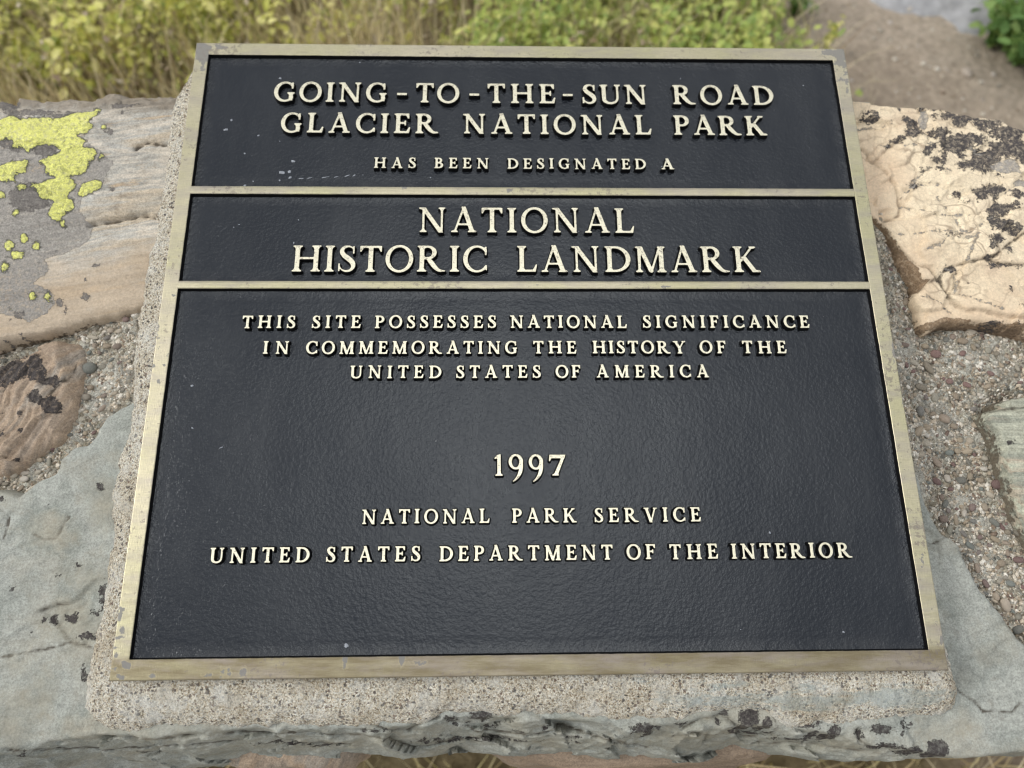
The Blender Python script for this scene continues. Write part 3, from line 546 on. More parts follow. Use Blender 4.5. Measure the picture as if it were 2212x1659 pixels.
cv = top + [(p[0], p[1], -.12) for p in top]
obj('core', mesh('core', cv, [(0, 1, 2, 3), (0, 4, 5, 1), (1, 5, 6, 2), (2, 6, 7, 3), (3, 7, 4, 0)], False), [M_MORTAR], wall)
me_c = bpy.data.meshes['core']
for k in ('white',): attr(me_c, k, np.full(len(me_c.vertices), -.02))

# courses of the wall face: rough boulders, front and back
def boulder(name, c, r, seed, mat, n=26):
    th = np.linspace(0, 2 * math.pi, n * 2, endpoint=False); ph = np.linspace(-math.pi / 2, math.pi / 2, n)
    T, Ph = np.meshgrid(th, ph); sp = lambda q, e: np.sign(q) * np.abs(q) ** e
    x = sp(np.cos(Ph), .45) * sp(np.cos(T), .45); y = sp(np.cos(Ph), .45) * sp(np.sin(T), .45); z = sp(np.sin(Ph), .5)
    q = 1 + .13 * fbm(x * 1.3 + z, y * 1.3 - z, 1.2, 4, seed) + .04 * fbm(x + z * 2, y + z, 6, 3, seed + 2)
    Vv = np.stack([c[0] + r[0] * x * q, c[1] + r[1] * y * q, c[2] + r[2] * z * q], -1).reshape(-1, 3)
    I = np.arange(n * n * 2).reshape(n, n * 2); J = np.roll(I, -1, 1)
    F = np.stack([I[:-1].ravel(), J[:-1].ravel(), J[1:].ravel(), I[1:].ravel()], 1)
    me = mesh(name, Vv, F)
    for k in WALL_ATTRS + ('side', 'crest'): attr(me, k, np.full(len(Vv), .05 if k == 'crack' else -.08))
    return obj('stone', me, [mat], wall)
mats = [M_S6, M_S2, M_S3, M_S4, M_S1]
rr = random.Random(3)
for side, yb in ((0, .035), (1, .43)):
    for row in range(4):
        x = -.90 + .06 * (row % 2); zc = .09 + row * .145
        while x < .86:
            wd = rr.uniform(.15, .27); dz = 0 if side == 0 else .045 * 0
            yy = yb + rr.uniform(-.012, .012)
            if side == 0 and row == 3: yy += .012
            hz = .072
            zt = zc
            if side == 1 and row == 3: hz = .085; zt += .02
            if side == 0 and row == 3: zt -= .012
            boulder('stone', (x + wd / 2, yy, zt), (wd / 2 - .004, .075, hz), rr.randint(0, 400), rr.choice(mats[:3] if side == 0 else mats), 16)
            x += wd
for xe in (-.875, .875):
    for row in range(4):
        for yy in (.15, .30): boulder('stone', (xe, yy, .09 + row * .148), (.06, .08, .074), rr.randint(0, 400), rr.choice(mats), 14)
# the two that peep out below the slab's edge
a = unproj([(620, 1660)], -.10)[0]; p = world(np.array([[a[0], a[1], -.10]]))[0]
tag(boulder('stone', (p[0], p[1] + .052, p[2] - .05), (.058, .055, .05), 77, M_S2, 22), 'tan wall stone peeping out under the front edge of the slab')
a = unproj([(1400, 1668)], -.10)[0]; p = world(np.array([[a[0], a[1], -.10]]))[0]
tag(boulder('stone', (p[0], p[1] + .055, p[2] - .05), (.12, .055, .05), 79, M_S6, 22), 'dull brown wall stone under the front edge of the slab')

# pebbles in the mortar
polys = [[tuple(q) for q in P] for P in (s1, s2, s3, s4, s5)]
def free_of_stone(px, py, margin):
    ok = np.ones(px.shape, bool)
    for P in polys: ok &= poly_sdf(px, py, P) < -margin
    return ok
def ico(sub):
    bm = bmesh.new(); bmesh.ops.create_icosphere(bm, subdivisions=sub, radius=1); V = np.array([v.co for v in bm.verts]); F = np.array([[v.index for v in f.verts] for f in bm.faces]); bm.free(); return V, F
iv, iF = ico(2); gv, gF = ico(1)
peb_me = []
for k in range(10):
    q = iv * (1 + .16 * fbm(iv[:, 0] + k * 3.1 + iv[:, 2], iv[:, 1] - iv[:, 2], 1.1, 3, k * 5)[:, None])
    if k % 3 == 0: q = np.sign(q) * np.abs(q) ** .8
    m_ = mesh('pebble', q, iF); m_.materials.append(M_PEB); peb_me.append(m_)
areas = [((-40, 380), (650, 1100)), ((1890, 2260), (440, 1480))]
peb_xy = []
def add_pebble(x, y, ra, rb, ang, lift=.12):
    uv = unproj([(x, y)], -.036)[0]; pxx, pyy = np.array([x], float), np.array([y], float)
    h = mortar_height(np.array([uv[0]]), np.array([uv[1]]), pxx, pyy)[0]
    p = world(np.array([[uv[0], uv[1], h + rb * lift]]))[0]
    o = obj('pebble', random.choice(peb_me), (), mortar)
    o.location = p; o.rotation_euler = (TILT + random.uniform(-.3, .3), random.uniform(-.3, .3), ang); o.scale = (ra, rb, min(ra, rb) * random.uniform(.55, .85))
    peb_xy.append((x, y, max(ra, rb) / PXM)); return o
known = [(Z7, (455, 230, 28, 22, -.3)), (Z7, (402, 195, 20, 15, 0)), (Z7, (423, 292, 38, 19, -1.2)), (Z7, (582, 168, 28, 18, -.4)), (Z7, (634, 118, 28, 20, .3)), (Z7, (385, 385, 34, 17, -.1)), (Z7, (524, 355, 18, 16, 0)),
         (Z7, (690, 247, 24, 13, -.2)), (Z7, (705, 210, 16, 18, 0)), (Z7, (718, 318, 20, 12, -.5)), (Z7, (372, 500, 19, 27, 0)), (Z7, (553, 425, 14, 18, 0)), (Z7, (397, 648, 19, 18, 0)), (Z7, (456, 735, 34, 16, -1.1)),
         (Z7, (520, 690, 22, 15, .1)), (Z7, (556, 683, 20, 15, 0)), (Z7, (742, 838, 32, 25, -.1)), (Z7, (614, 800, 22, 15, 1.1)), (Z7, (665, 818, 16, 14, 0)), (Z7, (488, 1000, 20, 18, 0)), (Z7, (625, 945, 22, 17, 1.)), (Z7, (730, 1015, 26, 14, -.9)),
         (Z7, (735, 1093, 26, 14, -.5)), (Z7, (652, 1228, 13, 24, 0)), (Z7, (765, 1205, 20, 18, 0)), (Z7, (782, 1400, 22, 34, .3)), (Z7, (843, 1190, 28, 16, -.1)), (Z7, (806, 1300, 22, 15, -.3)), (Z7, (520, 1050, 24, 16, 1.2)), (Z7, (795, 1060, 16, 14, 0)),
         (Z7, (455, 825, 24, 16, -.6)), (Z7, (713, 885, 24, 13, -.5)), (Z7, (567, 632, 16, 14, 0)), (Z7, (840, 1515, 26, 18, .4)), (Z7, (680, 765, 20, 12, 0)), (Z7, (640, 560, 18, 15, 0)), (Z7, (505, 810, 14, 20, 0)),
         (Z2, (585, 745, 48, 42, .4)), (Z2, (775, 608, 32, 22, .5)), (Z2, (565, 935, 34, 26, -.2)), (Z2, (695, 598, 28, 20, .2)), (Z2, (600, 540, 42, 14, -.2)), (Z2, (660, 428, 30, 16, -.3)), (Z2, (665, 1005, 34, 16, .8)), (Z2, (160, 1470, 32, 22, 0)),
         (Z2, (835, 438, 26, 22, 0)), (Z2, (90, 1440, 26, 24, 0)), (Z2, (165, 1430, 30, 16, .1)), (Z2, (300, 1285, 26, 17, .5)), (Z2, (400, 1145, 18, 14, 0)), (Z2, (255, 1345, 24, 17, 0)), (Z2, (785, 508, 22, 16, .3)), (Z2, (320, 1360, 14, 30, 0)), (Z2, (250, 1425, 26, 16, .3)),
         (Z2, (30, 1500, 26, 14, 0)), (Z2, (610, 1050, 20, 12, .4)), (Z2, (490, 1110, 20, 14, 0)), (Z2, (725, 735, 20, 17, 0)), (Z2, (660, 1115, 18, 14, .8)), (Z2, (720, 440, 14, 26, -.3)), (Z2, (465, 440, 24, 14, 0)), (Z2, (455, 1180, 22, 12, .2))]
for f, (x, y, ra, rb, an) in known:
    s_ = .4632 if f is Z7 else .3307
    X, Y = f([(x, y)])[0]; add_pebble(X, Y, ra * s_ * PXM, rb * s_ * PXM, an, .38)
n = 0
for _ in range(6000):
    if n >= 236: break
    A = areas[1] if random.random() < .72 else areas[0]
    x, y = random.uniform(*A[0]), random.uniform(*A[1]); r = random.choice((4, 5, 5.5, 6, 7, 8, 9.5, 11))
    if not free_of_stone(np.array([x]), np.array([y]), r + 1)[0]: continue
    if x > 1800 and x < 1822 + .168 * (y - 105) + r + 2: continue
    if x < 600 and x > 400 - .15 * (y - 200) - 40: continue
    if any((x - a) ** 2 + (y - b) ** 2 < (r + c) ** 2 * .85 for a, b, c in peb_xy): continue
    add_pebble(x, y, r * PXM * random.uniform(.8, 1.3), r * PXM * random.uniform(.6, .95), random.uniform(0, 3.14), .2); n += 1
# grit between them, too small to count
GV, GF, GR = [], [], []; base = 0
NG = 12000
gx = np.where(rng.random(NG * 2) < .7, rng.uniform(1880, 2270, NG * 2), rng.uniform(-60, 390, NG * 2)); gy = np.where(gx > 1000, rng.uniform(430, 1480, NG * 2), rng.uniform(640, 1100, NG * 2))
okm = free_of_stone(gx, gy, -2); gx, gy = gx[okm], gy[okm]; gx, gy = gx[:NG], gy[:NG]
guv = unproj(np.stack([gx, gy], 1), -.036); gh = mortar_height(guv[:, 0], guv[:, 1], gx, gy)
gs = rng.choice([.0007, .0009, .0011, .0014, .0018, .0024], len(gx), p=[.16, .19, .21, .2, .16, .08])
rot = rng.random((len(gx), 3)) * 6.28
for i in range(len(gx)):
    ca, sa = math.cos(rot[i, 0]), math.sin(rot[i, 0])
    q = gv * (gs[i] * np.array([1.0 + .5 * math.sin(rot[i, 1]), .8, .65])) * (1 + .2 * np.sin(gv[:, :1] * 7 + rot[i, 2]))
    q = np.stack([q[:, 0] * ca - q[:, 1] * sa, q[:, 0] * sa + q[:, 1] * ca, q[:, 2]], 1) + [guv[i, 0], guv[i, 1], gh[i] + gs[i] * -.35]
    GV.append(q); GF.append(gF + base); base += len(gv)
GV = world(np.concatenate(GV)); GF = np.concatenate(GF); me = mesh('grit', GV, GF)
attr(me, 'rnd', np.repeat(rng.random(len(gx)), len(gv))); g = obj('grit', me, [M_GRIT], wall); tag(g, kind='stuff')

# ------------------------------------------------------------------ concrete pad under the plaque
pad_px = [(368, 257), (361, 312), (359, 365), (351, 410), (342, 462), (333, 517), (319, 569), (317, 575), (309, 648), (306, 681), (294, 754), (288, 830), (291, 866), (281, 932), (262, 992), (243, 1078), (242, 1116), (252, 1135), (240, 1202), (223, 1339), (201, 1399), (190, 1481), (188, 1525), (208, 1559), (242, 1577), (279, 1581), (316, 1581), (338, 1569),
          (494, 1570), (613, 1564), (672, 1568), (811, 1566), (890, 1567), (946, 1548), (970, 1542), (1010, 1538), (1061, 1542), (1101, 1549), (1144, 1542), (1228, 1544), (1271, 1553), (1371, 1558), (1470, 1560), (1511, 1547), (1568, 1535), (1600, 1534), (1660, 1540), (1690, 1572), (1762, 1563), (1843, 1568), (1944, 1558), (2025, 1546), (2057, 1525), (2061, 1489), (2052, 1450)]
B = unproj(pad_px, -.0275)
tail = np.array([[.5485, .1], [.547, .30], [.545, .452], [.50, .462], [.25, .465], [.05, .462], [-.012, .45]])
B = np.concatenate([B, tail, ])
def resample(P, ds):
    Q = np.vstack([P, P[:1]]); s = np.concatenate([[0], np.cumsum(np.hypot(*np.diff(Q, axis=0).T))]); n = int(s[-1] / ds)
    t = np.linspace(0, s[-1], n, endpoint=False); return np.stack([np.interp(t, s, Q[:, 0]), np.interp(t, s, Q[:, 1])], 1)
B = resample(B, .0014); k = np.array([.25, .5, .25])
for _ in range(3): B = .25 * np.roll(B, 1, 0) + .5 * B + .25 * np.roll(B, -1, 0)
Tp = np.stack([np.clip(B[:, 0], .0015, PLAQ_W - .003), np.clip(B[:, 1], .0015, PLAQ_H - .006)], 1)
on_top = B[:, 1] > .44; Tp[on_top, 1] = PLAQ_H - .006
for _ in range(6): Tp = .25 * np.roll(Tp, 1, 0) + .5 * Tp + .25 * np.roll(Tp, -1, 0)
R_ = 26; rings = []
for i in range(R_ + 1):
    t = i / R_
    if i == R_: xy = B; wv_ = np.full(len(B), -.044)
    else:
        t2 = i / (R_ - 1); xy = Tp + (B - Tp) * (1 - (1 - t2) ** 1.25); wv_ = -.0116 - (.0275 - .0116) * t2 ** 2.2
        xy = xy + ((B - Tp) / (np.hypot(*(B - Tp).T)[:, None] + 1e-6)) * (.0042 * fbm(B[:, 0] + t2 * .02, B[:, 1], 75, 5, 5, .65) * t2)[:, None]
        wv_ = wv_ + (.0020 * fbm(xy[:, 0], xy[:, 1] + t2 * .03, 55, 4, 6) + .0016 * fbm(xy[:, 0], xy[:, 1] + t2 * .05, 260, 3, 8)) * min(1, t2 * 4)
    rings.append(np.stack([xy[:, 0], xy[:, 1], wv_ + np.zeros(len(B))], 1))
n = len(B); PV = np.concatenate(rings); I = np.arange(n * (R_ + 1)).reshape(R_ + 1, n); J = np.roll(I, -1, 1)
PF = [tuple(q) for q in np.stack([I[:-1].ravel(), I[1:].ravel(), J[1:].ravel(), J[:-1].ravel()], 1).tolist()] + [tuple(range(n))]
me = mesh('concrete_pad', world(PV), PF)
px, py = toPx(PV[:, 0], PV[:, 1], -.02)
attr(me, 'green', np.clip(ell_field(px, py, ZE(Z5, .4048, [(560, 345, 340, 45), (1000, 350, 420, 50), (1500, 330, 340, 70), (160, 245, 60, 20), (560, 262, 70, 20), (720, 262, 60, 20), (1060, 270, 70, 24), (200, 370, 60, 16)])), -60, 60) * PXM)
tag(obj('concrete_pad', me, [M_PAD]), 'rough sandy concrete pad bedding the bronze plaque on the stones', 'concrete base')

# ------------------------------------------------------------------ plaque
plaque = tag(empty('plaque', M), 'black metal landmark plaque with polished brass border and raised lettering dated 1997', 'plaque')
RELIEF = .0040
PAN = [(.0112, .3625, .5388, .4870), (.0112, .2812, .5388, .3556), (.0112, .0130, .5388, .2749)]
def rect_loop(x0, y0, x1, y1, ds=.0016, r=.0):
    def edge(a, b):
        n = max(2, int(math.hypot(b[0] - a[0], b[1] - a[1]) / ds)); t = np.linspace(0, 1, n, endpoint=False)[:, None]; return np.array(a) + (np.array(b) - np.array(a)) * t
    return edge
def border_mesh():
    x0, y0, x1, y1 = 0, 0, PLAQ_W, PLAQ_H; ix0, iy0, ix1, iy1 = .0112, .0130, .5388, .4870
    O, In = [], []
    oc = [(x0, y0), (x1, y0), (x1, y1), (x0, y1)]; ic = [(ix0, iy0), (ix1, iy0), (ix1, iy1), (ix0, iy1)]
    for k in range(4):
        a, b = np.array(oc[k]), np.array(oc[(k + 1) % 4]); c, d = np.array(ic[k]), np.array(ic[(k + 1) % 4])
        nn = int(np.hypot(*(b - a)) / .0013); t = np.linspace(0, 1, nn, endpoint=False)[:, None]
        O.append(a + (b - a) * t); In.append(c + (d - c) * t)
    O = np.concatenate(O); In = np.concatenate(In); n = len(O)
    D = In - O; 
    wob = .00022 * fbm(O[:, 0], O[:, 1], 90, 3, 2) + .0001 * fbm(O[:, 0], O[:, 1], 400, 2, 4)
    nrm = D / np.hypot(*D.T)[:, None]
    rings = []; 
    def ring(f, extra, wv): 
        xy = O + D * f + nrm * (extra + wob)[:, None] if f > 0 else O + nrm * (extra + wob * .6)[:, None]
        rings.append(np.column_stack([xy, np.full(n, wv)]))
    z = np.zeros(n)
    ring(0, z + .0006, -.0115); ring(0, z, -.0007); ring(0, z + .0002, -.0002); ring(0, z + .0007, 0)
    for f in np.linspace(.08, .94, 9): ring(f, z, 0)
    ring(1, z - .0004, 0); ring(1, z, -.00035); ring(1, z + .0002, -.0012); ring(1, z + .0011, -.0042)
    V = np.concatenate(rings); m = len(rings); I = np.arange(n * m).reshape(m, n); J = np.roll(I, -1, 1)
    F = np.stack([I[:-1].ravel(), J[:-1].ravel(), J[1:].ravel(), I[1:].ravel()], 1); mi = np.zeros((m - 1, n), int); mi[-2:] = 1
    me = mesh('border', V, F, True, mi.ravel())
    x, y = V[:, 0], V[:, 1]; px, py = toPx(x, y, 0)
    grey = ell_field(px, py, [(434, 103, 17, 14), (452, 102, 10, 6), (432, 122, 9, 12), (447, 118, 6, 14), (478, 102, 14, 5), (438, 140, 5, 12), (450, 128, 6, 6)] + [(1800, 112, 30, 7), (1816, 122, 13, 20), (1826, 150, 4, 14), (1812, 135, 9, 5), (1830, 185, 3, 18), (1815, 172, 10, 3), (1795, 109, 14, 3)] +
                     ZE(Z3, .3717, [(705, 735, 20, 16), (690, 780, 16, 26), (712, 850, 16, 18), (690, 900, 30, 12), (680, 960, 26, 10), (730, 1060, 30, 22), (680, 1000, 14, 20), (700, 1130, 34, 14), (885, 1125, 20, 9), (670, 1080, 14, 12), (1290, 1110, 12, 26), (1330, 1110, 14, 26), (1410, 1100, 22, 30), (1200, 1120, 20, 6)]) +
                     ZE(Z2, .3307, [(1000, 730, 22, 18), (1038, 830, 14, 20), (1078, 725, 12, 10), (1090, 660, 12, 14), (1110, 268, 60, 5), (1012, 590, 9, 22), (1030, 480, 5, 60), (1060, 140, 6, 60)]) + [(870, 1418, 6, 16), (905, 1432, 14, 4), (745, 1428, 5, 14), (1440, 1402, 3, 3)] +
                     ZE(Z7, .4632, [(262, 200, 7, 80), (275, 265, 16, 5), (308, 470, 7, 22), (320, 768, 24, 5), (395, 1040, 16, 4), (392, 1170, 6, 44), (438, 1420, 9, 16), (460, 1480, 8, 10), (482, 1560, 7, 24), (230, 20, 4, 20)]))
    attr(me, 'grey', np.clip(grey, -60, 60) * PXM)
    br = np.clip((.016 - y) / .004, 0, 1) * .95 + .22 * np.clip((.12 - y) / .1, 0, 1) * (y > .012); attr(me, 'brown', br - .12)  # brown bottom edge: slight patina plus an unbuilt viewer's dark reflection painted in
    return me
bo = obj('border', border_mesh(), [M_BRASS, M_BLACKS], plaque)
def divider_mesh(ya, yb):
    xs = np.arange(.0108, .5394, .0013); n = len(xs)
    wa = .00016 * fbm(xs, xs * 0 + ya, 90, 3, 8); wb = .00016 * fbm(xs, xs * 0 + yb, 90, 3, 9)
    prof = [(ya + wa - .0011, -.0042), (ya + wa - .0002, -.0012), (ya + wa, -.0004), (ya + wa + .0004, .00004)] + [((ya + wa) * (1 - f) + (yb + wb) * f, .00004) for f in (.3, .5, .7)] + [(yb + wb - .0004, .00004), (yb + wb, -.0004), (yb + wb + .0002, -.0012), (yb + wb + .0011, -.0042)]
    V = np.concatenate([np.column_stack([xs, p[0], np.full(n, p[1])]) for p in prof]); m = len(prof); I = np.arange(n * m).reshape(m, n)
    F = np.stack([I[:-1, :-1].ravel(), I[:-1, 1:].ravel(), I[1:, 1:].ravel(), I[1:, :-1].ravel()], 1); mi = np.zeros((m - 1, n - 1), int); mi[:1] = 1; mi[-1:] = 1; mi[1] = 1; mi[-2] = 1
    me = mesh('divider', V, F, True, mi.ravel()); px, py = toPx(V[:, 0], V[:, 1], 0)
    attr(me, 'grey', np.clip(ell_field(px, py, [(1441, 620, 9, 4), (870, 405, 5, 2), (1160, 617, 3, 3), (1100, 412, 5, 3)]), -60, 60) * PXM); attr(me, 'brown', np.full(len(V), -.15)); return me
obj('divider', divider_mesh(.3556, .3625), [M_BRASS, M_BLACKS], plaque); obj('divider', divider_mesh(.2749, .2812), [M_BRASS, M_BLACKS], plaque)
# recessed field: faint casting undulation, turned up at the edges
def plate(x0, y0, x1, y1):
    xs = np.linspace(x0 - .002, x1 + .002, int((x1 - x0) / .0022)); ys = np.linspace(y0 - .002, y1 + .002, int((y1 - y0) / .0016)); U, V = np.meshgrid(xs, ys)
    e = np.minimum(np.minimum(U - x0, x1 - U), np.minimum(V - y0, y1 - V)) - .0010
    H = -RELIEF + .00018 * fbm(U, V, 22, 3, 15) + .0005 * np.clip(1 - e / .003, 0, 1) ** 2 - .00014 * np.exp(-((e - .0065) / .0016) ** 2)
    ny, nx = U.shape; I = np.arange(ny * nx).reshape(ny, nx)
    me = mesh('field_panel', np.stack([U.ravel(), V.ravel(), H.ravel()], 1), np.stack([I[:-1, :-1].ravel(), I[:-1, 1:].ravel(), I[1:, 1:].ravel(), I[1:, :-1].ravel()], 1)); attr(me, 'dust', np.clip(1 - e / .010, 0, 1).ravel()); return me
for p in PAN: obj('field_panel', plate(*p), [M_BLACK], plaque)
bk = [(.0008, .0008), (PLAQ_W - .0008, .0008), (PLAQ_W - .0008, PLAQ_H - .0008), (.0008, PLAQ_H - .0008)]
obj('back_plate', mesh('back_plate', [(a, b, z) for z in (-.0112, -.0060) for a, b in bk], [(0, 3, 2, 1), (4, 5, 6, 7), (0, 1, 5, 4), (1, 2, 6, 5), (2, 3, 7, 6), (3, 0, 4, 7)], False), [M_BLACKS], plaque)
# chips in the paint
def chip(x, y, rx, ry, ang):
    n = 12; uv = unproj([(x, y)], -RELIEF)[0]; pts = []
    for i in range(n):
        a = 2 * math.pi * i / n; q = random.uniform(.6, 1.15); cx_, cy_ = rx * math.cos(a) * q * PXM, ry * math.sin(a) * q * PXM
        pts.append((uv[0] + cx_ * math.cos(ang) - cy_ * math.sin(ang), uv[1] + cx_ * math.sin(ang) + cy_ * math.cos(ang)))
    V = [(a, b, -RELIEF + .00012) for a, b in pts] + [(uv[0] + (a - uv[0]) * .8, uv[1] + (b - uv[1]) * .8, -RELIEF + .00032) for a, b in pts]
    F = [(i, (i + 1) % n, n + (i + 1) % n, n + i) for i in range(n)] + [tuple(range(n, 2 * n))]
    obj('paint_chip', mesh('paint_chip', V, F), [M_CHIP], plaque)
ZA = lambda l: [(384 + x * .2976, 54.9 + y * .2976) for x, y in l]
ch = [(745, 385, 14, 10), (390, 688, 9, 14), (350, 757, 20, 13), (838, 987, 16, 12), (757, 1068, 26, 16), (810, 1062, 15, 13), (815, 1105, 15, 11), (740, 1125, 9, 9), (585, 800, 12, 6), (487, 930, 10, 9), (548, 1132, 8, 6), (487, 1163, 12, 10), (895, 1113, 24, 5), (960, 1108, 26, 4), (1070, 1103, 34, 4), (1150, 1100, 22, 4), (1230, 1092, 26, 5), (1280, 1090, 16, 5), (1345, 1087, 6, 5), (740, 842, 5, 5), (1320, 270, 7, 6), (1835, 1105, 7, 6)]
for x, y, a, b in ch:
    X, Y = ZA([(x, y)])[0]; chip(X, Y, a * .2976, b * .2976, random.uniform(-.3, .5))
for x, y, a, b in [(517, 485, 2.6, 1.2), (505, 491, 2, 1.4), (645, 475, 1.5, 2), (635, 525, 1.5, 3), (478, 967, 5, 1.2), (416, 925, 3, 1.6), (415, 833, 3.5, 3), (748, 1394, 5, 4.5), (1822, 1365, 3, 2.4), (1663, 1151, 2, 3), (1430, 360, 2, 1.5), (1735, 185, 2.2, 1.8), (1600, 1360, 1.4, 1.2), (1250, 500, 2, 1.2), (905, 1110, 1.5, 1.2), (1470, 170, 1.2, 2.5)]:
    chip(x, y, a, b, random.uniform(-.5, .5))

# ------------------------------------------------------------------ lettering, drawn as solid glyphs
GS = 1 / 46.
gxs = np.arange(-.16, 1.50, GS); gys = np.arange(-.50, 1.22, GS); GX, GY = np.meshgrid(gxs, gys)
def Pl(*p): return poly_sdf(GX, GY, list(p))
def Rc(x0, y0, x1, y1): return Pl((x0, y0), (x1, y0), (x1, y1), (x0, y1))
def El(cx, cy, rx, ry):
    k1 = np.hypot((GX - cx) / rx, (GY - cy) / ry); k2 = np.hypot((GX - cx) / rx ** 2, (GY - cy) / ry ** 2) + 1e-9
    return -(k1 * (k1 - 1) / k2)
def Un(*a): return np.maximum.reduce(a)
def In_(*a): return np.minimum.reduce(a)
def St(x, w=.17, b=1, t=1, y0=0, y1=1, E=.09):
    r = [Rc(x - w / 2, y0, x + w / 2, y1)]
    if b: r.append(Pl((x - w / 2 - E, y0), (x + w / 2 + E, y0), (x + w / 2 + E, y0 + .05), (x + w / 2 + .03, y0 + .075), (x + w / 2, y0 + .14), (x - w / 2, y0 + .14), (x - w / 2 - .03, y0 + .075), (x - w / 2 - E, y0 + .05)))
    if t: r.append(Pl((x - w / 2 - E, y1), (x + w / 2 + E, y1), (x + w / 2 + E, y1 - .05), (x + w / 2 + .03, y1 - .075), (x + w / 2, y1 - .14), (x - w / 2, y1 - .14), (x - w / 2 - .03, y1 - .075), (x - w / 2 - E, y1 - .05)))
    return Un(*r)
def Dg(x0, y0, x1, y1, w):            # slanted stroke of horizontal width w
    return Pl((x0 - w / 2, y0), (x0 + w / 2, y0), (x1 + w / 2, y1), (x1 - w / 2, y1))
def Sf(x, y, w=.17, E=.09):           # serif alone
    s = 1 if y < .5 else -1
    return Pl((x - w / 2 - E, y), (x + w / 2 + E, y), (x + w / 2 + E, y + s * .05), (x + w / 2, y + s * .085), (x - w / 2, y + s * .085), (x - w / 2 - E, y + s * .05))
def Cu(pts):                           # brush along a smooth path: (x, y, width)
    P = np.array(pts, float); Q = []
    for i in range(len(P) - 1):
        p0 = P[max(i - 1, 0)]; p1 = P[i]; p2 = P[i + 1]; p3 = P[min(i + 2, len(P) - 1)]
        for t in np.linspace(0, 1, 5, endpoint=False):
            Q.append(.5 * ((2 * p1) + (-p0 + p2) * t + (2 * p0 - 5 * p1 + 4 * p2 - p3) * t * t + (-p0 + 3 * p1 - 3 * p2 + p3) * t ** 3))
    Q.append(P[-1]); r = np.full(GX.shape, -9.)
    for a, b in zip(Q[:-1], Q[1:]):
        d, t = seg_dist(GX, GY, a[:2], b[:2]); r = np.maximum(r, (a[2] + (b[2] - a[2]) * t) / 2 - d)
    return r
def Cring(w):
    r = In_(El(.5, .5, .5, .52), -El(.52, .5, .35, .435)); cut = Pl((.74, .28), (1.2, .18), (1.2, .84), (.74, .74)); return In_(r, -cut, -Rc(.88, -.2, 1.2, 1.2))
